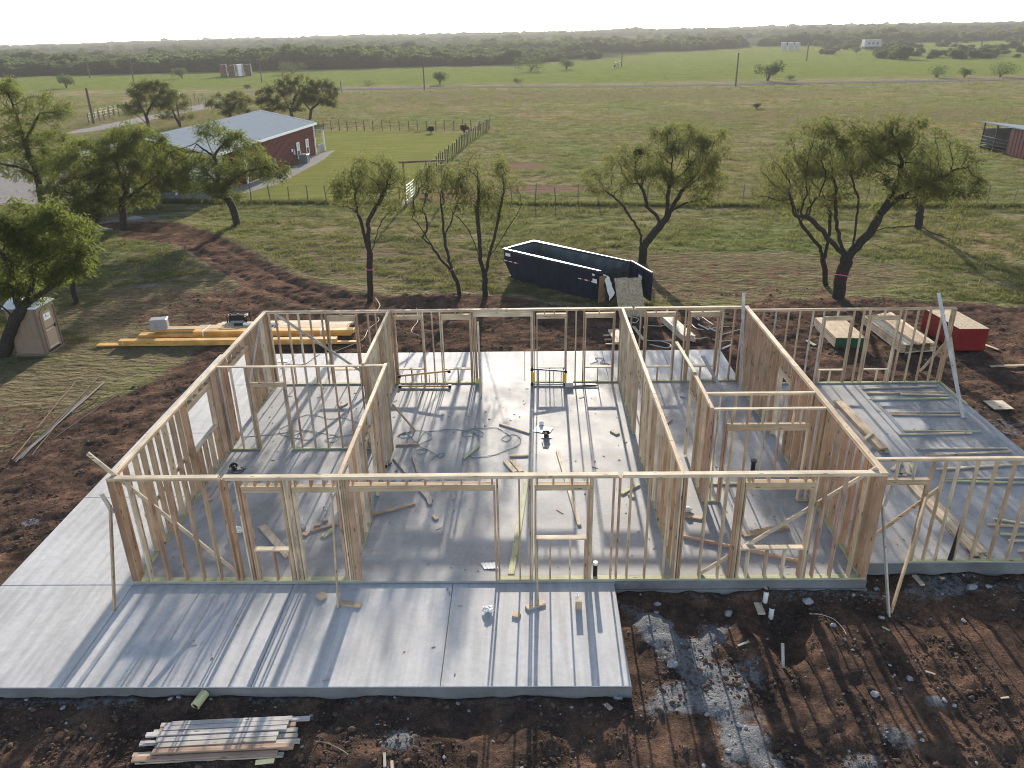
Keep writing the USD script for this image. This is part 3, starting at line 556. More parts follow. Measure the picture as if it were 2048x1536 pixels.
def make_tree(name, label, base, trunks, blobs, r0=.17, leaves=9000, seed=1, attr=650, clumps=(), tape=None, group=None, leafmat_=None, lsize=1., cat='tree', dead=()):
    """trunks: polylines of pixels in the upright plane through the base; blobs: (px, py, rx, ry) of the foliage masses seen in the photograph, given depth of their own"""
    nrs = np.random.RandomState(seed); b = gnd(*base); by = b[1]; ppm = FPX/np.dot(ony(*base, by)-CAM, FWD)
    nodes, par = [], []
    for t, tr_ in enumerate(trunks):
        w = [ony(px, py, by) for px, py in tr_]
        if t == 0 or tr_[0][1] >= base[1]-8: w[0] = np.array([w[0][0], by, gz(w[0][0], by)-.15])
        side = nrs.uniform(-.35, .35); hh = np.linspace(0, 1, len(w))
        w = np.array([p+[0, side*k*(0 if t == 0 else 2.2), 0] for p, k in zip(w, hh)])
        w = spline(w, 4); w[1:-1] += nrs.normal(0, .02, w[1:-1].shape)
        if t and tr_[0][1] < base[1]-8:
            dd = np.linalg.norm(np.array(nodes)-w[0], axis=1); last = int(dd.argmin()); w = w[1:]
        else: last = -1
        for p in w: nodes.append(p); par.append(last); last = len(nodes)-1
    A, vol = [], np.array([rx*ry*math.sqrt(rx*ry) for _, _, rx, ry in blobs], float); vol /= vol.sum()
    for (px, py, rx, ry), f_ in zip(blobs, vol):
        c = ony(px, py, by); k = max(16, int(attr*1.5*f_)); u = nrs.normal(0, 1, (k, 3)); u /= np.linalg.norm(u, axis=1, keepdims=True)
        u *= nrs.uniform(.25, 1, (k, 1))**(.45); rz = ry/ppm*1.05; rxm = rx/ppm
        A.append(c+[0, nrs.uniform(-.3, .3)*rxm, 0]+u*[rxm*1.08, min(rxm, 1.5*rz), rz*1.06])
    A = np.vstack(A); A = A[(A[:, 2] > b[2]+.5) & (meshkit.noise(A*[.95, .95, 1.15], seed+3) > .36)]
    N, par = colonize(nodes, par, A, .19, .29, 70, nrs)
    mesh, tips, R = skeleton_mesh(N, par, r0, .0075)
    t = thing(name, label, cat, group=group); big = 1.3 if leafmat_ is LEAF2 else 1.
    obj('trunk', mesh, BARK, t, smooth=50)
    # foliage: hangs on the thin twigs that lie inside the foliage masses, in uneven sprays
    P = N[tips]; inside = np.zeros(len(P), bool)
    for px, py, rx, ry in blobs:
        c = ony(px, py, by); inside |= (((P[:, 0]-c[0])/(rx/ppm*1.12))**2+((P[:, 2]-c[2])/(ry/ppm*1.15))**2) < 1
    P = P[inside] if inside.sum() > 20 else P
    dens = meshkit.fbm(P*1.7, 2, seed)**3.+.012; leaves = int(leaves*(2.1 if lsize > 1.5 else .9 if leafmat_ is LEAF2 else .58 if leaves < 9000 else 1.1)); pick = nrs.choice(len(P), leaves, p=dens/dens.sum())
    Q = P[pick]+nrs.normal(0, .17, (leaves, 3))
    obj('crown', leaf_quads(Q, nrs, (.15*lsize*big, .30*lsize*big), (.028*lsize*big, .052*lsize*big)), leafmat_ or LEAF, t)
    for px, py, rad in clumps:
        c = ony(px, py, by)+[0, nrs.uniform(-.3, .3), 0]; k = 420; u = nrs.normal(0, 1, (k, 3)); u /= np.linalg.norm(u, axis=1, keepdims=True)
        obj('mistletoe', leaf_quads(c+u*np.abs(nrs.normal(0, .62, (k, 1)))*rad/ppm*[1.1, 1., .85], nrs, (.10, .18), (.035, .06), .3), DARKLEAF, t)
    if tape:
        i = np.argmin(np.linalg.norm(N-ony(tape[0], tape[1], by), axis=1)); c, rr = N[i], R[i]*1.12+.012; d = N[i]-N[par[i]]; d /= np.linalg.norm(d)
        a = np.cross(d, [0, 1.0, 0]); a /= np.linalg.norm(a); e = np.cross(d, a); an = np.linspace(0, 2*np.pi, 15)
        obj('flagging_tape', tube([c+rr*(math.cos(q)*a+math.sin(q)*e) for q in an], .018, 4), PINK, t)
    return t

GN = 'mesquite trees around the building site'
make_tree('mesquite_tree', 'slim single-trunk mesquite with pink tape, standing behind the left half of the frame', (740, 602), [[(740, 602), (739, 550), (740, 507), (736, 478)], [(738, 505), (722, 450), (712, 425), (706, 395)], [(737, 480), (738, 440), (758, 405), (770, 378)], [(742, 505), (752, 475), (759, 450), (775, 430), (800, 418)], [(728, 470), (710, 455), (698, 462)], [(716, 430), (700, 415), (672, 412)]],
          [(735, 352, 58, 34), (688, 375, 28, 30), (790, 365, 26, 34), (745, 330, 25, 14), (760, 395, 40, 22), (712, 395, 30, 20)], .15, 7600, 11, 620, tape=(740, 543), group=GN)
make_tree('mesquite_tree', 'leaning thin mesquite with wide open branches, between two upright trees', (921, 592), [[(921, 592), (914, 565), (905, 545), (899, 520), (891, 490), (886, 455), (884, 420)], [(905, 545), (882, 515), (860, 478), (845, 450), (828, 430)], [(889, 475), (902, 445), (905, 430)], [(872, 497), (835, 470), (805, 452)], [(855, 470), (850, 430), (825, 420)]],
          [(882, 352, 46, 30), (862, 375, 24, 22), (905, 345, 22, 22), (836, 420, 22, 16), (905, 395, 26, 26)], .105, 3800, 12, 420, tape=(908, 540), group=GN)
make_tree('mesquite_tree', 'upright mesquite forking low into several stems, beside the blue waste container', (970, 592), [[(970, 592), (970, 560), (969, 548)], [(969, 548), (958, 510), (942, 470), (925, 445), (905, 425)], [(962, 520), (958, 470), (955, 420), (958, 390)], [(972, 548), (978, 515), (992, 460), (1000, 420), (1005, 395)], [(978, 515), (995, 490), (1020, 450), (1035, 425)], [(978, 530), (976, 490), (985, 450)]],
          [(968, 345, 42, 38), (1012, 372, 30, 36), (930, 375, 30, 30), (1030, 400, 20, 24), (975, 400, 52, 32), (985, 320, 22, 16)], .14, 6400, 13, 620, group=GN)
make_tree('mesquite_tree', 'broad mesquite with forked trunk and broken stump, just behind the blue waste container', (1284, 525), [[(1284, 525), (1288, 495), (1300, 475), (1322, 450), (1335, 432)], [(1335, 432), (1352, 405), (1368, 382), (1382, 368)], [(1333, 434), (1334, 400), (1337, 360)], [(1322, 450), (1312, 430), (1295, 412), (1288, 385), (1275, 365)], [(1284, 495), (1281, 470), (1272, 450), (1258, 430), (1245, 410), (1228, 395), (1208, 382)], [(1281, 465), (1286, 430), (1290, 400)], [(1266, 525), (1258, 512), (1247, 505), (1240, 497)], [(1284, 493), (1268, 505), (1258, 518)], [(1345, 420), (1380, 405), (1410, 398)]],
          [(1265, 330, 58, 44), (1370, 300, 78, 48), (1180, 362, 34, 26), (1415, 330, 42, 52), (1350, 345, 70, 40), (1400, 375, 55, 26), (1440, 282, 26, 22), (1330, 262, 30, 16), (1230, 365, 40, 26), (1430, 450, 20, 8)], .24, 14500, 14, 1000, clumps=((1277, 302, 9), (1380, 325, 10)), group=GN)
make_tree('mesquite_tree', 'largest mesquite with a wide round crown and pink tape, behind the right of the house', (1678, 594), [[(1678, 594), (1680, 565), (1688, 535), (1694, 512)], [(1692, 515), (1675, 498), (1655, 478), (1635, 455), (1608, 430), (1580, 425)], [(1690, 510), (1683, 480), (1680, 440), (1682, 400)], [(1696, 512), (1705, 480), (1706, 440), (1708, 400)], [(1696, 515), (1720, 485), (1742, 462), (1760, 430), (1790, 402), (1830, 395)], [(1745, 462), (1790, 452), (1830, 450), (1865, 465), (1890, 472)], [(1755, 440), (1790, 360), (1795, 320)], [(1790, 402), (1840, 365), (1880, 345)]],
          [(1680, 300, 95, 58), (1790, 305, 85, 58), (1575, 345, 60, 46), (1875, 335, 80, 60), (1715, 258, 55, 30), (1815, 255, 28, 26), (1545, 385, 50, 26), (1915, 385, 50, 30), (1650, 375, 95, 40), (1780, 385, 85, 38), (1520, 395, 22, 16)], .29, 23000, 15, 1500, clumps=((1838, 358, 17), (1775, 362, 8), (1725, 262, 9)), tape=(1688, 548), group=GN)
make_tree('mesquite_tree', 'smaller dark-stemmed mesquite tucked against the left of the largest mesquite', (1651, 572), [[(1651, 572), (1650, 545), (1646, 520), (1640, 495), (1632, 475)], [(1648, 520), (1656, 490), (1662, 460), (1665, 420)], [(1640, 495), (1615, 462), (1605, 438)]],
          [(1640, 400, 40, 30), (1600, 410, 34, 24), (1668, 395, 24, 26)], .13, 3000, 16, 320, group=GN)
make_tree('mesquite_tree', 'stout-trunked mesquite farther back, half hidden behind the largest crown at right', (1836, 458), [[(1836, 458), (1838, 435), (1840, 412)], [(1840, 415), (1825, 395), (1810, 378)], [(1840, 412), (1850, 392), (1868, 375)]],
          [(1845, 352, 44, 34), (1810, 370, 30, 20), (1880, 372, 30, 20)], .24, 4200, 17, 400, group=GN)
make_tree('mesquite_tree', 'mesquite with a strongly leaning trunk in front of the red barn', (474, 450), [[(474, 450), (468, 425), (458, 402), (443, 382), (432, 368)], [(440, 378), (420, 355), (405, 345)], [(435, 370), (432, 330), (420, 305), (410, 280), (408, 255)], [(422, 310), (405, 295), (395, 285)], [(445, 385), (465, 360), (490, 345), (515, 340)], [(424, 312), (450, 285), (470, 275)]],
          [(405, 345, 62, 36), (480, 325, 62, 38), (545, 332, 36, 30), (425, 262, 36, 22), (465, 285, 34, 26), (360, 335, 46, 34), (430, 372, 66, 22)], .26, 15000, 18, 900, leafmat_=LEAF2, group=GN)
make_tree('mesquite_tree', 'dense bushy tree with a short straight trunk, left of the leaning one by the barn', (248, 460), [[(248, 460), (246, 430), (244, 402)], [(244, 405), (225, 375), (210, 350)], [(245, 402), (255, 365), (265, 330)], [(246, 402), (275, 380), (300, 365)], [(250, 385), (245, 345), (238, 310)]],
          [(238, 320, 58, 52), (292, 300, 50, 44), (305, 360, 44, 34), (210, 370, 38, 36), (255, 390, 58, 24), (250, 270, 40, 24)], .24, 15000, 19, 800, leafmat_=LEAF2, clumps=((242, 306, 8),), group=GN)
make_tree('mesquite_tree', 'bushy green tree between the dense one and the corner tree, beside the gravel yard', (190, 458), [[(190, 458), (188, 430), (180, 400)], [(182, 405), (160, 370), (150, 345)], [(184, 400), (200, 360), (200, 330)], [(180, 400), (150, 390), (120, 385)]],
          [(165, 385, 58, 48), (180, 320, 50, 42), (125, 345, 46, 36), (120, 395, 42, 36), (178, 420, 40, 22)], .2, 14500, 20, 700, leafmat_=LEAF2, group=GN)
make_tree('mesquite_tree', 'tall ragged tree at the left edge beside the utility pole', (88, 440), [[(88, 440), (82, 390), (72, 345), (58, 310), (45, 270), (35, 235), (22, 200)], [(50, 285), (70, 250), (88, 225)], [(40, 250), (15, 225), (0, 215)], [(75, 355), (50, 335), (10, 325)], [(82, 385), (108, 355), (125, 330)]],
          [(15, 190, 32, 34), (82, 215, 52, 30), (48, 265, 44, 28), (20, 300, 46, 34), (105, 285, 40, 28), (40, 335, 56, 26), (95, 325, 40, 26)], .24, 13500, 21, 850, leafmat_=LEAF2, clumps=((62, 312, 13), (25, 186, 7)), group=GN)
make_tree('mesquite_tree', 'nearest leafy tree at the left edge, leaning over the portable toilet', (8, 712), [[(8, 712), (18, 670), (30, 640), (52, 608), (85, 585)], [(30, 640), (12, 610), (-15, 590)], [(52, 608), (60, 570), (65, 530)], [(85, 585), (105, 565), (112, 530)], [(40, 625), (30, 580), (25, 540)]],
          [(20, 425, 40, 24), (88, 420, 42, 24), (142, 462, 36, 32), (60, 478, 44, 28), (152, 520, 34, 26), (98, 535, 44, 22), (8, 500, 36, 30), (18, 562, 40, 24), (66, 590, 34, 12), (-40, 470, 50, 40), (18, 642, 16, 13), (172, 490, 20, 16)], .25, 14500, 22, 1100, leafmat_=LEAF2, group=GN)
make_tree('mesquite_tree', 'thin bent tree behind the portable toilet, at the shadow edge', (154, 606), [[(154, 606), (148, 585), (146, 555), (148, 520)], [(147, 555), (158, 525), (165, 500)]],
          [(140, 470, 42, 36), (160, 510, 30, 30), (118, 520, 30, 24)], .13, 6500, 23, 320, leafmat_=LEAF2, group=GN)
# trees beyond the barn: fewer, larger leaf sprays
GM = 'trees beyond the red barn'
mid = dict(attr=420, lsize=2.0, group=GM)
make_tree('mesquite_tree', 'round-headed tree with a clear fork, beyond the left end of the barn roof', (298, 263), [[(298, 263), (296, 245), (290, 228)], [(292, 230), (280, 212), (272, 195)], [(292, 230), (305, 210), (315, 195)], [(297, 250), (280, 235), (262, 225)]], [(300, 188, 48, 26), (262, 216, 22, 16), (278, 180, 26, 16), (325, 195, 22, 20)], .24, 4200, 31, **mid)
make_tree('mesquite_tree', 'twisted sparse tree around the lamp pole beyond the barn', (362, 254), [[(362, 254), (352, 236), (345, 218), (345, 200)], [(352, 236), (335, 232), (318, 238)]], [(350, 200, 26, 18), (335, 222, 24, 14), (372, 225, 16, 16)], .2, 1500, 32, **mid)
make_tree('mesquite_tree', 'low tree with a bare limb rising out of its crown, beyond the barn roof', (462, 246), [[(462, 246), (460, 228), (455, 210), (442, 190)], [(458, 222), (475, 205), (490, 198)], [(458, 225), (436, 212), (425, 205)]], [(478, 200, 26, 18), (438, 208, 28, 18), (465, 220, 32, 14), (450, 190, 14, 10)], .2, 3000, 33, **mid)
make_tree('mesquite_tree', 'largest dense dark tree standing behind the barn roof', (585, 236), [[(585, 236), (580, 218), (568, 198)], [(582, 222), (590, 198), (600, 180)], [(580, 218), (555, 205), (540, 195)]], [(555, 190, 40, 26), (595, 178, 40, 28), (535, 205, 26, 22), (575, 165, 26, 14), (580, 205, 50, 18)], .26, 6500, 34, **mid)
make_tree('mesquite_tree', 'tree with an open vase-shaped crown at the rear corner of the barn', (620, 240), [[(620, 240), (622, 222), (628, 205)], [(624, 218), (645, 200), (660, 195)], [(622, 222), (608, 205), (604, 192)]], [(640, 182, 36, 22), (615, 190, 22, 18), (662, 200, 14, 14)], .22, 3600, 35, **mid)

# ------------------------------------------------------------------ shrubs of the field, from a few grown patterns
def shrub_parts(t, seed, h, w, n=520, mat=None, leaf=(.28, .5), flat=.8, stems=7):
    nrs = np.random.RandomState(seed); lob = [(nrs.normal(0, .26*w), nrs.normal(0, .26*w), h*nrs.uniform(.45, .72), nrs.uniform(.24, .42)*w) for _ in range(9)]
    P = []
    for x, y, z, r in lob:
        u = nrs.normal(0, 1, (n//9, 3)); u /= np.linalg.norm(u, axis=1, keepdims=True); P.append(np.array([x, y, z])+u*r*nrs.uniform(.55, 1, (len(u), 1))*[1, 1, flat])
    P = np.vstack(P); P = P[P[:, 2] > .12]
    obj('crown', leaf_quads(P, nrs, leaf, (leaf[0]*.5, leaf[1]*.6), .4), mat or BUSHLEAF, t)
    obj('trunk', join([tube(np.array([[nrs.normal(0, .05), nrs.normal(0, .05), -.1], [x*.35, y*.35, z*.5], [x, y, z]]), [.07*h/3, .05*h/3, .02], 4) for x, y, z, r in lob[:stems]]), BARK, t)
def at_px(px, py): p = gnd(px, py); return p
def shrub(label, px, py, top, width, seed, cat='shrub', name='shrub', n=900, **k):
    p = gnd(px, py); h = ony(px, top, p[1])[2]-p[2]; w = width/FPX*np.dot(p-CAM, FWD)
    t = thing(name, label, cat, p, group='shrubs and small trees of the fields'); shrub_parts(t, seed, h/1.0, w*.62, n=n, leaf=(max(.12, .075*h), max(.2, .14*h)), **k)
for a in [('round multi-stemmed bush alone in the green crop at the far left', 133, 176, 145, 46, 1), ('thin half-bare tree near the rusty tank row', 365, 157, 133, 44, 2), ('wide bush just right of the rusty tank row', 585, 148, 124, 66, 3), ('bushy willow-like shrub beside the road, right of the field pole', 880, 169, 141, 44, 4),
          ('small round bush on the far side of the road, middle of the field', 1036, 167, 155, 22, 5), ('low dark shrub strip on the road verge left of the field pole', 735, 172, 163, 42, 6), ('large spreading tree standing beside the road right of the tallest field pole', 1535, 162, 118, 66, 7),
          ('small dark bush alone in the pasture this side of the road', 1514, 218, 203, 18, 8), ('leftmost of the row of roadside trees at the far right', 1872, 155, 132, 60, 9), ('middle one of the roadside trees at the far right, paler', 1928, 155, 134, 40, 10), ('rightmost large tree of the roadside row at the picture edge', 2000, 154, 126, 74, 11),
          ('long clump of brush standing inside the green crop', 1062, 142, 113, 84, 12), ('paler round clump at the right end of the brush in the crop', 1132, 139, 115, 40, 13), ('low shrub on the road verge by the big spreading tree', 1580, 160, 150, 26, 14),
          ('lone bush on the far meadow below the white tanks', 1712, 107, 92, 26, 15), ('small tree on the far meadow in front of the white trailer', 1785, 108, 88, 20, 16), ('shrub on the far right meadow near the distant pole', 1962, 106, 96, 14, 17), ('bush at the road verge left of the barn trees', 495, 178, 168, 16, 18)]:
    shrub(*a)
shrub('dark clipped shrub by the back fence of the lawn', 862, 266, 250, 16, 41, mat=DARKLEAF, n=1400)
shrub('reddish bare-looking shrub at the back corner of the lawn', 928, 268, 243, 22, 42, mat=REDLEAF, n=900)
shrub('dark round tank-shaped bush behind the ranch gate', 855, 393, 370, 26, 43, mat=DARKLEAF, n=1500)

# ------------------------------------------------------------------ far brush: nobody could count it
def instancer(path, protos, pos, idx, scl, rot, kind='stuff', label=None, cat=None):
    pi = UsdGeom.PointInstancer.Define(stage, path)
    for k, ms in enumerate(protos):
        x = UsdGeom.Xform.Define(stage, f'{path}/kind_{k}')
        for nm, m, mt in ms: usdkit.mesh(stage, f'{path}/kind_{k}/{nm}', m, mt)
        pi.CreatePrototypesRel().AddTarget(x.GetPath())
    pi.CreatePositionsAttr(Vt.Vec3fArray.FromNumpy(np.asarray(pos, np.float32))); pi.CreateProtoIndicesAttr(Vt.IntArray.FromNumpy(np.asarray(idx, np.int32)))
    pi.CreateScalesAttr(Vt.Vec3fArray.FromNumpy(np.asarray(scl, np.float32)))
    q = np.zeros((len(rot), 4)); q[:, 0] = np.cos(rot/2); q[:, 3] = np.sin(rot/2)
    pi.CreateOrientationsAttr(Vt.QuathArray([Gf.Quath(float(a[0]), 0, 0, float(a[3])) for a in q]))
    keys(pi.GetPrim(), kind=kind, label=label, category=cat)
nrs = np.random.RandomState(5)
def brush_proto(seed, h, w, n):
    r = np.random.RandomState(seed); P = []
    for _ in range(8):
        u = r.normal(0, 1, (n//8, 3)); u /= np.linalg.norm(u, axis=1, keepdims=True); P.append(np.array([r.normal(0, .3*w), r.normal(0, .3*w), h*r.uniform(.25, .72)])+u*r.uniform(.2, .36)*w*r.uniform(.7, 1, (len(u), 1)))
    P = np.vstack(P); P = P[P[:, 2] > .05]
    return [('leaves', leaf_quads(P, r, (.12, .24), (.10, .18), .2), BUSHLEAF)]
protos = [brush_proto(100+k, 1., 1.15, 1300) for k in range(5)]
cand = 120000
rr = np.exp(nrs.uniform(math.log(300), math.log(3600), cand)); th = nrs.uniform(-.78, .78, cand); bx_, by_ = 9+rr*np.sin(th), -14+rr*np.cos(th)
Pn = np.stack([bx_, by_, 0*bx_], 1); dens = meshkit.fbm(Pn*.008, 3, 61); edgey = crop_edge(bx_)
ok = by_ > edgey+2
band = (by_-edgey); openf = ((meshkit.fbm(Pn*.0045*[.5, 1.6, 1], 3, 71) > .54) & (band > 60)) | ((bx_ < -60) & (band > 75+.12*bx_) & (band < 130) & (meshkit.noise(Pn*.01, 3) > .3))
ok &= ~openf | (nrs.uniform(0, 1, cand) < .05)
ok &= dens > .36
# thin out so that spacing stays even over distance
keep = nrs.uniform(0, 1, cand) < np.clip((rr/1100.)**.6, .35, 1)
sel = np.where(ok & keep)[0][:34000]
far_right = (bx_ > 130) & (by_ > 330) & (by_ < 575)
extra = np.where(far_right & (dens > .50) & (nrs.uniform(0, 1, cand) < .25))[0][:160]
sel = np.unique(np.concatenate([sel, extra]))
hz = nrs.uniform(2.2, 5.2, len(sel))*np.where(nrs.uniform(0, 1, len(sel)) < .05, 1.35, 1.); hz *= .55+.95*meshkit.noise(Pn[sel]*.012, 19); zz = G+relief(bx_[sel], by_[sel])-.2
instancer('/World/far_brush', protos, np.stack([bx_[sel], by_[sel], zz], 1), nrs.randint(0, 5, len(sel)), np.stack([hz*nrs.uniform(1.0, 1.5, len(sel)), hz*nrs.uniform(1.0, 1.5, len(sel)), hz], 1), nrs.uniform(0, 6.28, len(sel)), label='grey-green brush and scrub oak covering the plain to the horizon', cat='brush')

# ------------------------------------------------------------------ grass and clods
def tuft(seed, n, h, spread, wd):
    r = np.random.RandomState(seed); az = r.uniform(0, 6.28, n); P = np.stack([r.normal(0, spread, n), r.normal(0, spread, n), np.full(n, -.01)], 1)
    lean = r.uniform(.1, .9, n); hh = h*r.uniform(.5, 1.1, n); d = np.stack([np.cos(az)*lean, np.sin(az)*lean, np.ones(n)], 1); s = np.stack([-np.sin(az), np.cos(az), 0*az], 1)
    m = P+d*hh[:, None]*.55; e = P+d*hh[:, None]+np.stack([np.cos(az)*lean*hh*.4, np.sin(az)*lean*hh*.4, -.2*hh*lean], 1); w_ = (wd*r.uniform(.6, 1.2, n))[:, None]
    v = np.stack([P-s*w_, P+s*w_, m+s*w_*.8, m-s*w_*.8, e], 1).reshape(-1, 3); q = np.arange(n)[:, None]*5
    return v, np.vstack([q+[[0, 1, 2]], q+[[0, 2, 3]], q+[[3, 2, 4]]])
tp = [[('blades', tuft(200+k, 16, .15, .10, .007), GRASSB)] for k in range(4)]+[[('blades', tuft(210+k, 22, .30, .16, .012), GRASSB)] for k in range(2)]
n1 = 150000
ty = np.exp(nrs.uniform(math.log(20), math.log(190), n1))-4; tx = 9+(ty+14)*nrs.uniform(-.74, .76, n1)
PT = np.stack([tx, ty, 0*tx], 1); dd = _gd((ty, tx)); ll = _gl((ty, tx)); nz = meshkit.fbm(PT*[.5, 1.6, 1], 3, 91)
ok = (dd+(nz-.5)*.9+.22*RegularGridInterpolator((gy, gx), dry.reshape(ny, nx), bounds_error=False, fill_value=0)((ty, tx)) < .42) & (ll < .5) & (nz > .40+.25*smoothstep(70, 180, ty)*nrs.uniform(0, 1, len(ty))) & ~((tx > -3.2) & (tx < 24) & (ty < 14.4))
tx, ty = tx[ok], ty[ok]; tz = _gz((ty, tx)); s_ = nrs.uniform(.55, 1.25, len(tx))*np.interp(ty, [16, 40, 110, 180], [.75, 1., 1.6, 2.4])
instancer('/World/pasture_grass', tp, np.stack([tx, ty, tz], 1), nrs.choice(6, len(tx), p=[.22, .22, .22, .22, .06, .06]), np.stack([s_*1.1, s_*1.1, s_], 1), nrs.uniform(0, 6.28, len(tx)), label='short dry and green pasture grass around the building site', cat='grass')
n2 = 4200   # the long grass along the fence
fx = nrs.uniform(-24, 46, n2); fy = np.interp(fx, [-20.7, -6.9, 10.7, 22.9, 44.6], [47.7, 46.8, 45., 43.8, 42.])+nrs.normal(0, .28, n2)
s_ = nrs.uniform(.5, 1.2, n2); okf = ~((fx > -.6) & (fx < 6.2)); fx, fy, s_ = fx[okf], fy[okf], s_[okf]
instancer('/World/fence_line_grass', tp[4:], np.stack([fx, fy, _gz((fy, fx))], 1), nrs.randint(0, 2, len(fx)), np.stack([s_, s_, s_*1.3], 1), nrs.uniform(0, 6.28, len(fx)), label='long rank grass grown up along the wire fence', cat='grass')
def clod(seed, amp=.35):
    m = trimesh.creation.icosphere(1); v = np.asarray(m.vertices)*(1+amp*(meshkit.noise(np.asarray(m.vertices)*1.7+seed*9, seed)[:, None]-.5)*2)*[1, .8, .6]; return v, np.asarray(m.faces)
CLAY = simple('loose_clay', (.095, .062, .045), .95, noise=.45, scale=9., bump=.5)
n3 = 130000
cx = nrs.uniform(-9, 30, n3); cy = np.where(nrs.uniform(0, 1, n3) < .62, nrs.uniform(-6, 3, n3), nrs.uniform(3, 23, n3))
PT = np.stack([cx, cy, 0*cx], 1); ok = (_gd((cy, cx)) > .45) & (meshkit.fbm(PT*.8, 3, 95) > .42)
ok &= ~((cx > -3.15) & (cx < 11.1) & (cy > -3.16) & (cy < 14.3)) & ~((cx > -3.1) & (cx < 16.85) & (cy > -.08) & (cy < 14.3)) & ~((cx > 16.7) & (cx < 23.8) & (cy > .5) & (cy < 10.95))
cx, cy = cx[ok], cy[ok]; s_ = .010*np.exp(nrs.normal(0, .7, len(cx))); s_ = np.minimum(s_, .07)
instancer('/World/dirt_clods', [[('clod', clod(k), CLAY)] for k in range(3)], np.stack([cx, cy, _gz((cy, cx))+s_*.2], 1), nrs.randint(0, 3, len(cx)), np.stack([s_*1.2, s_, s_], 1), nrs.uniform(0, 6.28, len(cx)), label='loose red-brown clods strewn over the turned soil', cat='soil')
n4 = 34000
cx = nrs.uniform(-9, 30, n4); cy = np.where(nrs.uniform(0, 1, n4) < .8, nrs.uniform(-6, 1, n4), nrs.uniform(3, 23, n4))
_gc = RegularGridInterpolator((gy, gx), chalk.reshape(ny, nx), bounds_error=False, fill_value=0)
ok = (nrs.uniform(0, 1, n4) < .05*_gd((cy, cx))+.45*_gc((cy, cx))**1.5)
ok &= ~((cx > -3.15) & (cx < 11.1) & (cy > -3.16) & (cy < 14.3)) & ~((cx > -3.1) & (cx < 16.85) & (cy > -.08) & (cy < 14.3)) & ~((cx > 16.7) & (cx < 23.8) & (cy > .5) & (cy < 10.95))
cx, cy = cx[ok], cy[ok]; s_ = np.minimum(.013*np.exp(nrs.normal(0, .55, len(cx))), .06)
instancer('/World/caliche_grit', [[('stone', clod(20+k), RUBBLE)] for k in range(3)], np.stack([cx, cy, _gz((cy, cx))+s_*.2], 1), nrs.randint(0, 3, len(cx)), np.stack([s_*1.2, s_, s_], 1), nrs.uniform(0, 6.28, len(cx)), label='pale caliche grit and small stones scattered in the dirt', cat='gravel')
# ------------------------------------------------------------------ loose boards in the rooms
def Zm(ox, oy, s): return lambda x, y: (ox+x/s, oy+y/s)
z2 = Zm(560, 900, 4.2667); z3 = Zm(960, 900, 4.2667); z4 = Zm(1350, 880, 4.2667); z5 = Zm(1650, 880, 4.2667); a5 = Zm(1480, 580, 3.84)
for a in [((1000, 847), (1059, 865.5), 'pale timber board lying aslant in the middle of the big room', .089, .038, 'pale'),
          ((1019.6, 911.6), (1057, 910), 'short board lying crosswise behind the pair of wide offcuts', .089, .038, 'pine'),
          ((1011, 922), (1030, 944), 'left one of two short wide offcuts lying side by side', .14, .038, 'pale'), ((1024, 920.5), (1042.5, 943.5), 'right one of two short wide offcuts lying side by side', .14, .038, 'pine'),
          ((927, 917), (956, 893), 'greenish treated offcut by the looped air hose', .089, .038, 'treated'), ((1115, 900), (1159, 1050), 'long straight board pointing at the front window opening', .1, .038, 'pale'),
          ((792, 889), (838, 888), 'short rosy board beside the end of the long partition', .089, .038, 'rosy'), ((790, 915), (862, 1001), 'left of two long boards lying together near the partition', .14, .038, 'weathered'), ((827, 912), (861, 1008), 'right of two long boards lying together, crossing its neighbour', .12, .04, 'weathered'),
          ((747, 1029), (830, 1006), 'brown board sticking out past the partition foot', .089, .038, 'tan'), ((1223, 861), (1236, 868), 'green-tinted block near the right partition doorway', .14, .038, 'treated'),
          ((867, 1031), (874, 1038), 'tiny square block alone on the floor of the big room', .1, .038, 'pine'), ((1242, 987), (1277.6, 968), 'greenish offcut just inside the right part of the front wall', .12, .038, 'treated'), ((1258, 988), (1268, 994), 'small pale block touching the greenish offcut', .09, .038, 'pale'),
          ((1056, 940), (1022, 1149), 'long green treated plank lying toward the front wall', .14, .038, 'treated'), ((524, 1052), (577, 1112), 'wide pale board behind the left front window', .19, .038, 'pale'), ((502, 1060), (506, 1079), 'short upright-lying block left of the wide pale board', .14, .038, 'pine'),
          ((412.6, 1002), (425.5, 996), 'small offcut by the left wall near the saw', .089, .038, 'pine'), ((599, 1064), (616, 1069), 'flat block lying in the left front doorway view', .14, .038, 'rosy'), ((601, 1053), (609, 1056), 'little white block beside the fallen drywall cup', .1, .09, 'grey'),
          ((621, 1062), (677, 1046.5), 'rosy board lying among the small blocks', .089, .038, 'rosy'), ((630, 1050), (641, 1048), 'small block just behind the rosy board', .09, .038, 'pale'), ((646, 1041.5), (655, 1039), 'smallest block at the back of the offcut cluster', .09, .05, 'pine'), ((645.5, 1073), (667, 1058), 'green offcut in front of the rosy board', .14, .038, 'treated'),
          ((679, 814), (694, 806), 'curved offcut on the floor of the back left room', .1, .04, 'pine'), ((1369, 1030), (1404, 1036), 'short wide board right of the tall post group', .14, .038, 'pine'), ((1366, 1072), (1601, 1122.6), 'long pinkish stud lying across the right front room', .06, .07, 'rosy'),
          ((1485, 1070), (1575, 1052), 'brown plank lying under the slanting brace', .184, .038, 'tan'), ((1361, 791), (1369, 794), 'tiny white offcut in the right hall', .08, .04, 'grey'), ((1330, 846), (1341, 838), 'pinkish block behind the right partition top', .14, .04, 'rosy')]:
    board(a[0], a[1], a[2], a[3], a[4], a[5])
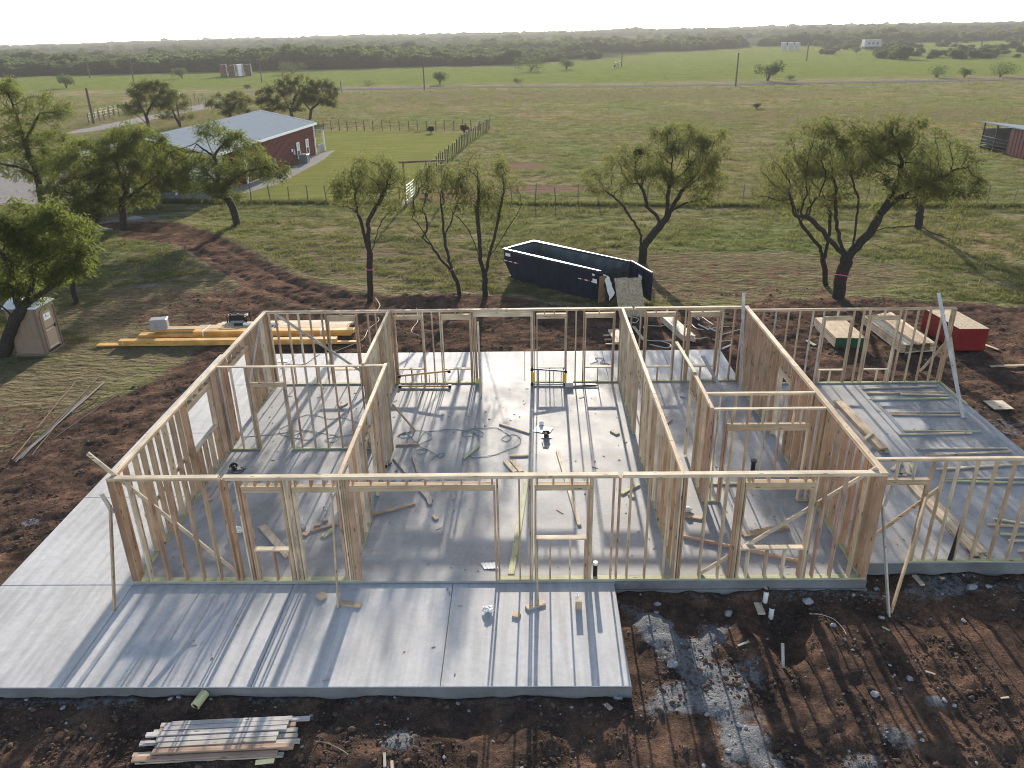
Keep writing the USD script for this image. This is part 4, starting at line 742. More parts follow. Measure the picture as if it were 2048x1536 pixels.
for a in [((635, 1196), (651, 1189), 'thick short block on the front patio, left of the first prop foot', .2, .05, 'pale'), ((682, 1205), (722, 1211), 'cleat board at the foot of the left patio prop', .14, .038, 'pine'), ((1053, 1215.5), (1089, 1204.5), 'cleat board under the foot of the right patio prop', .14, .04, 'pale'), ((1026, 1228), (1040, 1231), 'triangular-looking small block on the patio', .15, .04, 'pine')]:
    board(a[0], a[1], a[2], a[3], a[4], a[5], z=-.05)
GG = 'studs laid out on the garage floor'
for i, (p, q, t) in enumerate([(a5(935, 757), a5(1520, 737), 'farthest stud lying along the garage back wall'), (a5(970, 793), a5(1570, 785), 'second stud row from the garage back wall'), (a5(1230, 797), a5(1600, 805), 'short stud overlapping the second row'), (a5(1010, 842), a5(1610, 828), 'stud lying alone below the overlapping rows'),
        (a5(1150, 940), a5(1690, 938), 'upper stud of the pair beside the foot of the tall white board'), (a5(1160, 955), a5(1690, 960), 'lower stud of the pair beside the foot of the tall white board'), (a5(1215, 1108), a5(1780, 1096), 'lower of two crossing studs in the middle of the garage'), (a5(1255, 1080), a5(1850, 1086), 'upper of two crossing studs in the middle of the garage'),
        (z5(770, 73), z5(1555, 70), 'stud lying straight just behind the garage front wall top'), (z5(850, 132), z5(1590, 95), 'stud lying slightly tilted behind the garage front wall top'), (z5(950, 247), z5(1800, 198), 'long stud seen between the garage front studs, upper'), (z5(1030, 345), z5(1800, 368), 'long stud seen between the garage front studs, lower'), (z5(1040, 333), z5(1800, 322), 'stud crossing the lower long stud of the garage'),
        (z5(1380, 720), z5(1800, 742), 'pale stud near the right picture edge, upper of five'), (z5(1440, 670), z5(1800, 730), 'stud lying across the upper pale stud at the right edge'), (z5(1495, 800), z5(1850, 818), 'middle stud near the right picture edge'), (z5(1565, 857), z5(1900, 868), 'fourth stud near the right picture edge'), (z5(1640, 945), z5(1950, 952), 'nearest stud at the right picture edge')]):
    board(p, q, t, .06, .04, ['weathered', 'pine', 'pale', 'treated'][i % 4], name='loose_stud', cat='stud', group=GG)
def bundle(name, label, p, q, n, w, h, layers, z, tones, cat='lumber pile', seed=1, ragged=.2, axis='y', gap=.003):
    """boards laid side by side in layers; p and q are the middles of the two ends"""
    r = random.Random(seed); a, c = np.array([p[0], p[1], 0.]), np.array([q[0], q[1], 0.]); d = (c-a)/np.linalg.norm(c-a); s = np.array([d[1], -d[0], 0])
    t = thing(name, label, cat)
    for k in range(layers):
        for i in range(n):
            o = s*((i-(n-1)/2)*(w+gap)+r.uniform(-.006, .006)); zz = np.array([0, 0, z+h/2+k*(h+.002)+r.uniform(0, .002)])
            obj('board', beam(a+o+zz+d*r.uniform(-ragged, ragged), c+o+zz+d*r.uniform(-ragged, ragged), w, h), WOOD[(r.choice(tones), axis)], t)
    return t
mid_ = lambda *ps: np.mean([onz(*p, 0) for p in ps], axis=0)
bundle('plank_stack', 'stack of long planks beside the house wall on the garage floor', onz(*a5(750, 870), 0), onz(*a5(1105, 1250), 0), 2, .14, .04, 3, 0, ['pale', 'treated', 'pine'], seed=3, ragged=.12)
board(a5(1015, 1095), a5(945, 1152), 'short board laid across the plank stack beside the wall', .09, .04, 'pale', z=.13)
bundle('plank_stack', 'bundle of long boards running toward the garage front wall', onz(*z5(760, 400), 0), onz(*z5(1300, 965), 0), 3, .12, .04, 2, 0, ['pale', 'pine', 'pale'], seed=4, ragged=.25)
for a in [(z5(570, 255), z5(640, 195), 'left scrap in the offcut heap behind the garage door opening', .1, 'pale'), (z5(600, 290), z5(700, 300), 'flat scrap at the bottom of the offcut heap in the garage', .1, 'grey'), (z5(690, 195), z5(720, 290), 'white-edged scrap in the middle of the garage offcut heap', .14, 'pale'), (z5(735, 195), z5(755, 285), 'greenish scrap at the right of the garage offcut heap', .14, 'treated'), (z5(640, 300), z5(670, 270), 'small scrap on top of the garage offcut heap', .09, 'pine')]:
    board(a[0], a[1], a[2], a[3], .04, a[4])

# boards that lean or stand
obj('leaning_board', beam(onz(1481, 782, 0), ony(1487.5, 586, 10.95), .10, .04, (0, 1, 0)), WOOD[('grey', 'z')], label='tall whitish board standing upright in the back right corner of the house', cat='board')
obj('leaning_board', beam(onz(1926.5, 836, 0), ony(1877, 586, 10.72), .11, .04, (0, 1, 0)), WOOD[('grey', 'z')], label='tall whitish board leaning on the garage back wall corner', cat='board')
obj('leaning_board', beam(onz(1452, 796, 0)+[0, 0, .03], ony(1405, 712, 11.0), .12, .04, (0, 0, 1)), WOOD[('grey', 'y')], label='grey board leaning out through a back window of the right hall', cat='board')
obj('leaning_board', beam(onz(830, 861, 0), onx(785, 809, 5.12), .06, .04, (1, 0, 0)), WOOD[('tan', 'z')], label='thin stick propping the end of the long left partition', cat='prop')
prop(onz(228.6, 1223, -.05)+[0, .02, 0], ony(220.4, 1011, -.06), 'lone leg propping the front left corner post from the patio', 'pine')
obj('brace', beam(ony(203, 988, -.075), ony(226, 1026, -.075), .089, .038, (0, 1, 0)), WOOD[('weathered', 'x')], label='short piece nailed across the front left corner post', cat='board')
prop(onz(676.5, 1215, -.05), ony(663, 989, -.04), 'slim prop from the left door header down to the patio', 'pine', .06)
prop(onz(1077, 1216, -.05), ony(1070, 1069, -.04), 'slim prop from the right front window sill down to the patio', 'pine', .06)
prop(gnd(1780, 1236)-[0, 0, .1], ony(1765, 1011, .5), 'left leg of the V-shaped prop pair at the front right corner', 'weathered')
prop(gnd(1781, 1226)-[0, 0, .1], ony(1854, 990, .55), 'right leg of the V-shaped prop pair at the front right corner', 'pine')
obj('brace', beam(ony(1786, 972, .55), ony(1768, 1012, .5), .06, .038, (0, 1, 0)), WOOD[('weathered', 'z')], label='stub nailed to the front right corner post above the V props', cat='board')

# ------------------------------------------------------------------ tools and litter in the rooms
def hose(name, label, pts, z, col, r=.0062, cat='hose', sm=6):
    p = spline([onz(x, y, z+r) for x, y in pts], sm); p[:, 2] += .004*np.sin(np.arange(len(p))*1.3)+.004
    obj(name, tube(p, r, 5), col, smooth=60, label=label, cat=cat)
GREENH = simple('green_rubber', (.13, .20, .165), .6); YELC = simple('yellow_cable', (.62, .58, .36), .6); BLACKR = simple('black_rubber', (.025, .025, .03), .6)
a2 = Zm(680, 590, 4.8); a1 = Zm(400, 590, 4.8)
hose('air_hose', 'green air hose looping across the floor of the big room', [a2(*q) for q in [(560, 1350), (640, 1330), (720, 1300), (860, 1310), (1060, 1290), (1230, 1310), (1350, 1360), (1370, 1320), (1260, 1290), (1170, 1330), (1220, 1360), (1300, 1330), (1250, 1290), (1400, 1280), (1500, 1275), (1600, 1330), (1645, 1370), (1600, 1405), (1550, 1385), (1600, 1350), (1690, 1345), (1735, 1390), (1710, 1445), (1600, 1490), (1480, 1535), (1300, 1560), (1230, 1545)]], 0, GREENH)
hose('air_hose', 'tangled green air hose beside the partition end', [a2(*q) for q in [(545, 1360), (620, 1320), (700, 1320), (690, 1360), (600, 1370), (560, 1345), (640, 1330), (740, 1415), (800, 1330), (870, 1340), (880, 1380), (760, 1440), (840, 1500), (760, 1530), (740, 1490), (830, 1480), (900, 1520), (960, 1560), (1010, 1530), (950, 1525), (880, 1580)]], 0, GREENH)
hose('air_hose', 'green air hose winding through the back left room', [a1(*q) for q in [(420, 1360), (560, 1350), (760, 1330), (980, 1300), (1200, 1330), (1330, 1360), (1290, 1410), (1200, 1400), (1260, 1370), (1400, 1350), (1500, 1330)]], 0, GREENH)
hose('air_hose', 'second green hose lying in a loop under the middle partition', [a1(*q) for q in [(880, 1360), (1000, 1310), (1120, 1330), (1060, 1390), (900, 1370), (790, 1340), (770, 1290), (860, 1240), (900, 1200), (1030, 1150), (1130, 1160), (1250, 1190), (1380, 1180), (1520, 1230)]], 0, GREENH)
hose('extension_cord', 'pale yellow extension cord snaking from the generator side over the dirt', [(751, 596), (760, 612), (749, 626), (758, 640), (744, 652), (735, 662), (728, 676), (712, 686), (690, 695), (668, 703), (650, 706)], G+.06, YELC, .012, 'cord')
hose('extension_cord', 'second pale cord dropping past the window of the big room', [(833, 616), (836, 640), (826, 655), (824, 664), (838, 671)], G+.07, YELC, .012, 'cord')
hose('extension_cord', 'thin dark cord across the back patio behind the left rooms', [(640, 708), (625, 718), (612, 727), (590, 730), (575, 728), (560, 738)], -.05, BLACKR, .009, 'cord')
hose('extension_cord', 'thin looped cord on the back patio behind the right windows', [(1180, 728), (1195, 722), (1190, 716), (1208, 718), (1200, 726), (1216, 728), (1225, 733)], -.05, BLACKR, .008, 'cord')

def ladder(label, x0, x1, zlo, zhi0, zhi1, y, col, rungs, seed):
    """a step ladder lying on its edge on the floor"""
    t = thing('step_ladder', label, 'ladder')
    m = simple(f'ladder_rail_{seed}', col, .5)
    obj('rail', beam((x0, y, zlo), (x1, y-.05, zlo), .03, .055), m, t); obj('rail', beam((x0, y, zhi0), (x1, y, zhi1), .03, .055), m, t)
    for i in range(rungs):
        u = (i+.8)/(rungs+.35); xx = x0+(x1-x0)*u; zz = zhi0+(zhi1-zhi0)*u
        obj('step', beam((xx, y-.02, zlo+.02), (xx, y, zz-.02), .08, .025, (1, 0, 0)), STEEL, t)
    for xx, zz in ((x0, zlo), (x1, zlo), (x1, zhi1), (x0, zhi0)): obj('foot', box(xx-.05, xx+.05, y-.07, y+.03, zz-.05, zz+.05), BLACKP, t)
    return t
q0, q1 = onz(800, 776, 0), onz(899, 779, 0)
ladder('orange step ladder lying on its side under the left windows', q0[0], q1[0], .05, .44, .62, q0[1]+.05, (.52, .30, .08), 6, 1)
q0, q1 = onz(1064, 771, 0), onz(1131, 771, 0)
t = ladder('blue and yellow step ladder lying on its side under a back window', q0[0], q1[0], .045, .62, .52, q0[1]+.05, (.10, .14, .22), 4, 2)
YEL = simple('yellow_plastic', (.75, .47, .03), .45)
obj('end_cap', box(q0[0]+.0, q0[0]+.09, q0[1]+.03, q0[1]+.1, .12, .50), YEL, t); obj('end_cap', box(q1[0]-.08, q1[0]+.02, q1[1]+.03, q1[1]+.1, .12, .44), YEL, t)
def small(name, label, cat, parts):
    t = thing(name, label, cat)
    for nm, m, mt in parts: obj(nm, m, mt, t)
    return t
CREAM = simple('cream_plastic', (.6, .57, .5), .6, noise=.1)
c = onz(1139, 772, 0); small('nail_box', 'white box with black straps beside the blue ladder', 'box', [('box', box(c[0]-.15, c[0]+.12, c[1]-.1, c[1]+.1, .001, .16), CREAM), ('strap', beam((c[0]+.12, c[1], .05), (c[0]+1.0, c[1]-.05, .04), .03, .03), BLACKP), ('strap', beam((c[0]+.12, c[1]+.08, .04), (c[0]+.95, c[1]+.1, .03), .03, .03), BLACKP)])
def cyl(p, q, r, s=14): return tube(np.array([p, q], float), r, s)
def saw(label, px, py, sheet=False, rz=0.):
    c = onz(px, py, 0); pr = [('base_plate', move(box(-.16, .16, -.1, .1, .01, .02), c, rz), STEEL), ('motor', move(cyl((-.02, -.16, .1), (-.02, .06, .1), .06), c, rz), BLACKP), ('guard', move(cyl((.0, .07, .09), (.0, .1, .09), .1, 18), c, rz), DARKSTEEL), ('grip', move(tube(np.array([(-.14, 0, .1), (-.1, 0, .19), (.04, 0, .2), (.1, 0, .12)]), .018, 6), c, rz), BLACKP)]
    small('circular_saw', label, 'saw', pr)
saw('black circular saw standing on the floor of the big room', 1093, 873)
saw('circular saw with coiled black cord in the left front room', 470, 939, rz=.5)
hose('saw_cord', 'black cord coiled beside the saw in the left front room', [(462, 944), (470, 947), (484, 944), (488, 938), (480, 934), (470, 938), (478, 942), (492, 937)], 0, BLACKR, .008, 'cord')
c = onz(1086, 860, 0); obj('paper_sheet', beam(c+[-.25, .1, .012], c+[.25, -.08, .02], .42, .003), WHITEP, label='white sheet of paper lying behind the saw in the big room', cat='paper')
c = onz(1083, 852, 0); obj('plastic_scrap', tri(trimesh.creation.icosphere(1, .08).apply_translation(c+[0, .1, .05])), WHITEP, label='small crumpled plastic beside the paper sheet', cat='litter')
c = onz(975, 1132, 0); small('shingle_bundle', 'white ribbed card lying inside the wide front opening', 'card', [('strip', beam(c+[-.13+.085*k, .11-.0*k, .01+.003*k], c+[-.03+.085*k, -.12, .012+.003*k], .075, .006), WHITEP) for k in range(4)])
def crumple(label, px, py, z, r, mat, seed, cat='litter', name='rag', flat=.5):
    m = trimesh.creation.icosphere(2); v = np.asarray(m.vertices); v = v*(1+.9*(meshkit.noise(v*2.3+seed*7, seed)[:, None]-.5)*1.5)*[1, .8, flat]*r; c = onz(px, py, z)
    v[:, 2] -= v[:, 2].min()-.001; obj(name, (v+c, np.asarray(m.faces)), mat, label=label, cat=cat)
crumple('white crumpled rag on the floor by the left front window', 476, 1066, 0, .14, WHITEP, 1); crumple('white rag dropped on the front patio right of the long joint', 977, 1223, -.05, .1, WHITEP, 2); crumple('crumpled paper behind the tall post group on the right', 1374, 1022, 0, .12, CREAM, 3)
c = onz(605, 1050, 0); small('spray_can', 'white marking can standing among the offcuts of the left room', 'can', [('can', cyl(c, c+[0, 0, .22], .034), WHITEP), ('cap', cyl(c+[0, 0, .221], c+[0, 0, .26], .02), CREAM)])
c = onz(1157, 1217, -.05); obj('upright_block', box(c[0]-.07, c[0]+.07, c[1]-.03, c[1]+.03, -.049, .16), WOOD[('pine', 'z')], label='upright block standing on the patio under the window', cat='block')
c = onz(1154, 1203, -.05); small('water_bottle', 'clear-white bottle standing behind the upright block on the patio', 'bottle', [('bottle', cyl(c, c+[0, 0, .17], .035), WHITEP), ('neck', cyl(c+[0, 0, .171], c+[0, 0, .23], .014), CREAM)])
c = onz(1190, 1153, 0); small('tape_tool', 'dark pipe stub with white top standing inside the front wall', 'pipe', [('pipe', cyl(c, c+[0, 0, .34], .05), BLACKP), ('cap', cyl(c+[0, 0, .341], c+[0, 0, .41], .055), WHITEP)])
c = onz(1505, 942, 0); small('pipe_stub', 'black pipe stub with cleanout standing in the closet room', 'pipe', [('pipe', cyl(c, c+[0, 0, .3], .06), BLACKP), ('cap', cyl(c+[0, 0, .301], c+[0, 0, .36], .085), DARKSTEEL)])
obj('leaning_pipe', tube(np.array([onz(1898, 1122, 0), ony(1926, 1042, .75)]), .045, 10), BLACKP, smooth=40, label='dark pipe leaning on a garage front stud', cat='pipe')
c = onz(773, 933, 0); small('nail_gun', 'black nail gun lying in the gap of the long left partition', 'nail gun', [('body', box(c[0]-.05, c[0]+.05, c[1]-.15, c[1]+.1, .02, .13), BLACKP), ('magazine', beam(c+[0, -.12, .05], c+[.12, .16, .04], .05, .04), DARKSTEEL)])
c = ony(957, 757, 11.0); c = onz(957, 766, 0); obj('yellow_bag', box(c[0]-.09, c[0]+.09, c[1]-.04, c[1]+.04, 0.001, .2), simple('yellow_paper', (.7, .62, .2), .7), label='small yellow pack standing at the wide back door opening', cat='pack')
c = onz(562, 722, -.05); obj('paper_sheet', beam(c+[-.12, .0, .01], c+[.28, .02, .012], .3, .004), WHITEP, label='white sheet lying on the back patio behind the left room', cat='paper')

# ------------------------------------------------------------------ around the house
# long glued beams
YB = wood('yellow_sealed_beam', (.62, .36, .10), 'x', dark=.75, rough=.5)
def beams_thing(label, runs, seed):
    t = thing('beam_pile', label, 'beam pile')
    for (x0, x1, y, z0, w, h, mt) in runs: obj('beam', box(x0, x1, y-w/2, y+w/2, z0, z0+h), mt, t)
    return t
z0 = G+.03
t = beams_thing('front pile of long yellow laminated beams lying behind the house', [(-8.95, 2.0, 16.02, z0, .30, .045, YB), (-8.0, 1.2, 16.02, z0+.047, .29, .18, YB), (1.22, 2.1, 15.95, z0+.047, .20, .05, YB)], 1)
STRAP = simple('white_strapping', (.75, .75, .75), .5)
for xx in (-7.8, -2.4, 1.0): obj('strap', join([box(xx, xx+.02, 15.872, 15.874, z0+.05, z0+.23), box(xx, xx+.02, 15.874, 16.168, z0+.228, z0+.231)]), STRAP, t)
t = beams_thing('wide pile of yellow beams and boards with white straps behind the front beams', [(-7.6, 1.6, 17.02, z0, .36, .12, YB), (-5.2, 1.75, 17.02, z0+.122, .36, .14, YB), (-7.0, 1.4, 17.48, z0, .5, .20, YB), (-5.2, 1.35, 17.49, z0+.202, .46, .05, WOOD[('pine', 'x')]), (-6.9, -4.2, 17.4, z0+.202, .3, .035, WOOD[('tan', 'x')]), (-4.6, 1.3, 18.0, z0, .45, .16, YB), (-4.4, 1.5, 18.02, z0+.162, .40, .05, WOOD[('pale', 'x')]), (-3.0, 1.2, 18.4, z0, .3, .13, WOOD[('pale', 'x')])], 2)
for xx in (-4.8, -1.9, .3): obj('strap', join([box(xx, xx+.06, 16.835, 16.838, z0+.02, z0+.265), box(xx, xx+.06, 16.838, 17.22, z0+.263, z0+.266), box(xx+.02, xx+.08, 17.24, 17.72, z0+.253, z0+.256)]), STRAP, t)
c = np.array([-3.6, 17.6, z0+.30]); small('mailing_tube', 'white roll with dark end lying on the beam pile', 'roll', [('roll', cyl(c+[.35, 0, 0], c+[1.9, .05, 0], .055), WHITEP), ('sleeve', cyl(c+[-.05, 0, 0], c+[.349, 0, 0], .065), BLACKP)])
# cooler
c = onz(317, 661, G+.23)
GREYC = simple('light_grey_plastic', (.30, .31, .325), .45); GREYD = simple('mid_grey_plastic', (.30, .31, .32), .5)
t = thing('cool_box', 'grey picnic cooler standing on the left end of the beam pile', 'cooler', (c[0], c[1]+.2, z0+.236), 12)
obj('body', tri(trimesh.Trimesh(*chamfer_box(-.34, .34, -.22, .22, 0, .36, .02))), GREYC, t); obj('lid', chamfer_box(-.36, .36, -.24, .24, .362, .45, .03), GREYC, t); obj('handle', tube(np.array([(-.14, -.225, .30), (-.14, -.26, .14), (.0, -.262, .11), (.14, -.26, .14), (.14, -.225, .30)]), .015, 6), GREYD, t); obj('side_panel', box(.341, .35, -.15, .15, .05, .32), GREYD, t)
# generator
c = gnd(480, 652)
t = thing('generator', 'black portable generator in a tube frame behind the beam pile', 'generator', c, 3)
for yy in (-.28, .28):
    obj('frame_tube', tube(spline(np.array([(-.42, yy, 0), (-.42, yy, .5), (-.38, yy, .58), (.38, yy, .58), (.42, yy, .5), (.42, yy, 0)]), 4), .02, 7), BLACKP, t)
for xx in (-.42, .42): obj('cross_tube', tube(np.array([(xx, -.28, .52), (xx, .28, .52)]), .018, 7), BLACKP, t); obj('cross_tube', tube(np.array([(xx, -.28, .06), (xx, .28, .06)]), .018, 7), BLACKP, t)
obj('fuel_tank', chamfer_box(-.36, .36, -.24, .24, .36, .55, .05), BLACKP, t); obj('engine', chamfer_box(-.38, .1, -.22, .22, .08, .34, .03), DARKSTEEL, t); obj('alternator', cyl((.11, 0, .2), (.38, 0, .2), .13), BLACKP, t); obj('control_panel', box(-.3, .3, -.262, -.245, .2, .34), GREYD, t)
obj('handle', tube(np.array([(.42, .1, .42), (.75, .15, .5), (.98, .2, .66)]), .015, 6), BLACKP, t); obj('handle', tube(np.array([(.42, -.1, .42), (.75, -.05, .5), (.98, .0, .66)]), .015, 6), BLACKP, t); obj('fuel_cap', cyl((0, 0, .551), (0, 0, .585), .05), GREYD, t)
# portable toilet
TAN = simple('tan_plastic', (.23, .17, .125), .5, noise=.08, scale=3.); TAND = simple('brown_plastic', (.15, .11, .085), .5); TRANSL = simple('translucent_white_roof', (.62, .68, .72), .35)
t = thing('portable_toilet', 'tan portable toilet with a white roof leaning beside the left tree', 'portable toilet', (-11.16, 15.62, gz(-11, 15.6)-.02), -2)
hw, hd, hh = .62, .60, 2.05
obj('wall', box(-hw, hw, -hd, -hd+.03, .12, hh), TAN, t); obj('wall', box(-hw, hw, hd-.03, hd, .12, hh), TAN, t); obj('wall', box(-hw, -hw+.03, -hd+.0305, hd-.0305, .12, hh), TAN, t)
obj('base', box(-hw-.04, hw+.04, -hd-.04, hd+.04, 0, .119), TAND, t)
for k in range(5): obj('wall_rib', box(-hw+.12+k*.24, -hw+.17+k*.24, -hd-.014, -hd-.001, .85, hh-.1), TAN, t)
obj('wall_band', box(-hw+.02, hw-.02, -hd-.016, -hd-.001, .74, .80), TAN, t)
for yy in (-1, 1): obj('corner_post', box(hw-.06, hw+.02, yy*hd-.05*(yy > 0)-.02*(yy < 0), yy*hd+.02*(yy > 0)+.05*(yy < 0), .12, hh), TAND, t)
obj('front_frame', join([box(hw-.03, hw, -hd+.052, -hd+.17, .12, hh), box(hw-.03, hw, hd-.17, hd-.052, .12, hh)]), TAN, t)
ang = np.linspace(0, np.pi, 13); arch = np.array([(-.42, .2)]+[(-.42*math.cos(q), 1.66+.28*math.sin(q)) for q in ang]+[(.42, .2)])
from shapely.geometry import Polygon as SP
def plate(poly2, x0, x1):
    m = trimesh.creation.extrude_polygon(SP(poly2), x1-x0, engine='earcut'); v = np.asarray(m.vertices); return np.stack([x0+v[:, 2], v[:, 0], v[:, 1]], 1), np.asarray(m.faces)
d = obj('door', plate(arch, hw-.02, hw+.025), TAN, t)
in1 = arch*[.72, 1]; 
obj('door_panel', plate(np.array([(-.30, 1.12)]+[(-.30*math.cos(q), 1.62+.21*math.sin(q)) for q in ang]+[(.30, 1.12)]), hw+.0255, hw+.035), simple('tan_door_panel', (.36, .27, .19), .5), d); obj('door_panel', plate(np.array([(-.30, .3), (-.30, .98), (.30, .98), (.30, .3)]), hw+.0255, hw+.035), simple('tan_door_panel_low', (.35, .26, .185), .5), d)
obj('trim', join([box(hw+.0355, hw+.048, -.31, .22, .99, 1.03), box(hw+.0355, hw+.048, -.31, .31, .26, .30)]), simple('cream_trim', (.55, .46, .36), .5), d)
obj('latch', box(hw+.026, hw+.06, .31, .38, 1.0, 1.14), BLACKP, d); sg = obj('sign', box(hw+.0355, hw+.04, -.22, .2, 1.42, 1.68), WHITEP, d)
obj('front_header', plate(np.array([(-hd+.052, hh), (-hd+.052, 1.55), (-.43, 1.55)]+[(-.43*math.cos(q), 1.66+.29*math.sin(q)) for q in ang]+[(.43, 1.55), (hd-.052, 1.55), (hd-.052, hh)]), hw-.028, hw-.002), TAN, t)
pr = np.array([(-hd-.06, hh+.001), (-hd-.06, hh+.05), (-.3, hh+.2), (-.12, hh+.25), (.12, hh+.25), (.3, hh+.2), (hd+.06, hh+.05), (hd+.06, hh+.001)])
obj('roof', plate(pr, -hw-.06, hw+.08), TRANSL, t)
BLUEM = simple('blue_print', (.05, .09, .3), .6); obj('sign_mark', join([box(hw+.0405, hw+.042, -.16, .12, 1.53, 1.55), box(hw+.0405, hw+.042, -.10, -.04, 1.57, 1.64)]), BLUEM, t)

# waste container
t = thing('waste_container', 'dark blue open-top roll-off waste container with its rear door swung open', 'waste container')
A0, A1, B1, B0_ = np.array([8.03, 25.62]), np.array([9.46, 27.11]), np.array([14.07, 22.9]), np.array([12.68, 21.2])
L_ = B0_-A0; Ll = np.linalg.norm(L_); ex = L_/Ll; ey = np.array([-ex[1], ex[0]]); Wd = 2.3; zt = 1.12; zb = G+.18
def cw(u, v, z): return np.array([*(A0+ex*u+ey*v), z])
def hexa(P):   # eight corners, bottom four then top four
    return np.array(P), BOXF
def cbox(u0, u1, v0, v1, z0_, z1_): return hexa([cw(u0, v0, z0_), cw(u1, v0, z0_), cw(u1, v1, z0_), cw(u0, v1, z0_), cw(u0, v0, z1_), cw(u1, v0, z1_), cw(u1, v1, z1_), cw(u0, v1, z1_)])
def cprism(v0, v1, prof):
    n = len(prof); v = np.array([cw(u, v0, z) for u, z in prof]+[cw(u, v1, z) for u, z in prof])
    m = trimesh.creation.triangulate_polygon(SP(prof), engine='earcut')
    f = [list(a[::-1]) for a in m[1]]+[[a[0]+n, a[1]+n, a[2]+n] for a in m[1]]
    for i in range(n): k = (i+1) % n; f += [[i, k, k+n], [i, k+n, i+n]]
    return v, np.array(f)
Lc = Ll+.0; prof = [(0, zt), (0, .55), (.48, zb), (Lc, zb), (Lc, zt)]
obj('side_wall', cprism(0, .05, prof), NAVY, t); obj('side_wall', cprism(Wd-.05, Wd, prof), NAVY, t)
SKYLIT_GREY = simple('painted_skylight_grey', (.10, .12, .13), .6, .2, noise=.35, scale=2.5)  # added sheets; skylight on the inner walls is put into this grey
obj('skylit_inner_face', cprism(Wd-.058, Wd-.051, [(.06, zt-.02), (.06, .58), (.52, zb+.06), (Lc-.02, zb+.06), (Lc-.02, zt-.02)]), SKYLIT_GREY, t); obj('skylit_inner_face', cbox(.051, .058, .06, Wd-.06, .6, zt-.02), SKYLIT_GREY, t)
obj('floor', cbox(.48, Lc, .051, Wd-.051, zb, zb+.05), DARKSTEEL, t)
nose = [cw(0, .051, .55), cw(.48, .051, zb+.002), cw(.48, Wd-.051, zb+.002), cw(0, Wd-.051, .55), cw(.05, .051, .57), cw(.53, .051, zb+.05), cw(.53, Wd-.051, zb+.05), cw(.05, Wd-.051, .57)]
obj('nose_plate', (np.array(nose), BOXF[:, ::-1]), NAVY, t); obj('nose_plate', cbox(0, .05, .051, Wd-.051, .571, zt-.001), NAVY, t)
RIM = simple('worn_rim_steel', (.10, .11, .13), .25, .6, noise=.2, scale=6.)
for u0, u1, v0, v1 in ((-.05, Lc, -.05, .05), (-.05, Lc, Wd-.05, Wd+.05), (-.05, .05, .051, Wd-.051)): obj('top_rail', cbox(u0, u1, v0, v1, zt, zt+.09), RIM, t)
for u in np.arange(.9, Lc-.3, .72): obj('side_rib', cbox(u, u+.09, -.014, -.001, zb, zt-.001), NAVY, t)
obj('bottom_rail', cbox(.48, Lc, -.04, .10, zb-.13, zb-.002), NAVY, t); obj('bottom_rail', cbox(.48, Lc, Wd-.10, Wd+.04, zb-.13, zb-.002), NAVY, t)
for u in (.8, Lc-.5):
    for v in (.0, Wd): obj('roller', tube(np.array([cw(u, v-.06, zb-.2), cw(u, v+.06, zb-.2)]), .09, 12), DARKSTEEL, t)
hd0 = np.array([*(A0+ex*(Lc+.06)+ey*Wd), 0]); hd1 = np.array([15.0, 20.75, 0]); dn = (hd1-hd0)/np.linalg.norm(hd1-hd0)
dr = obj('door', beam(hd0+[0, 0, (zt+.06+zb)/2], hd0+dn*2.25+[0, 0, (zt+.06+zb)/2], .07, zt+.06-zb), NAVY, t)
sd_ = np.cross(dn, [0, 0, 1.0])
obj('door_rail', beam(hd0+[0, 0, zt+.10], hd0+dn*2.25+[0, 0, zt+.10], .11, .075), RIM, dr)
for q in (.1, .8, 1.5, 2.2): obj('door_rib', beam(hd0+dn*q+sd_*.06+[0, 0, zb+.03], hd0+dn*q+sd_*.06+[0, 0, zt+.04], .08, .05, dn), NAVY, dr)
obj('decal', beam(hd0+dn*.95+sd_*.037+[0, 0, .72], hd0+dn*1.3+sd_*.037+[0, 0, .70], .004, .2), WHITEP, dr)
REFR = simple('red_reflector', (.5, .05, .05), .5)
for u in (.06, .42, .78, 5.1, 5.5, 5.9): obj('reflector', cbox(u, u+.18, -.056, -.052, .58, .63), WHITEP, t); obj('reflector', cbox(u+.181, u+.32, -.056, -.052, .58, .63), REFR, t)
for u0, u1, z0_, z1_ in ((.15, .5, .86, 1.02), (5.95, 6.1, .9, 1.0), (5.98, 6.25, .56, .76)): obj('plate', cbox(u0, u1, -.057, -.052, z0_, z1_), WHITEP, t)
# chipboard sheets, tarp and panel at the container's mouth
def osb(name):
    n = {'g': ('geometry', {}), 'v': ('voronoi_texture', dict(scale=26., randomness=1.)), 'w': ('noise_texture', dict(scale=5., detail=5.)), 'r': ('rgb_ramp', {'ramp': [(0., (.28, .205, .12)), (.5, (.42, .325, .205)), (1., (.56, .46, .31))]}),
         's': ('separate_color', {}), 'm': ('mix_color', dict(blend_type='multiply', fac=.6)), 'r2': ('rgb_ramp', {'ramp': [(.35, (.7, .68, .66)), (.65, (1, 1, 1))]}), 'p': ('principled_bsdf', dict(roughness=.75))}
    return usdkit.material(stage, L+name, n, [('g.position', 'v.vector'), ('v.color', 's.color'), ('s.r', 'r.fac'), ('g.position', 'w.vector'), ('w.fac', 'r2.fac'), ('r.color', 'm.a'), ('r2.color', 'm.b'), ('m.result', 'p.base_color')], surface='p.BSDF')
OSB = osb('strand_board')
pb, ptop = gnd(1252, 637), None
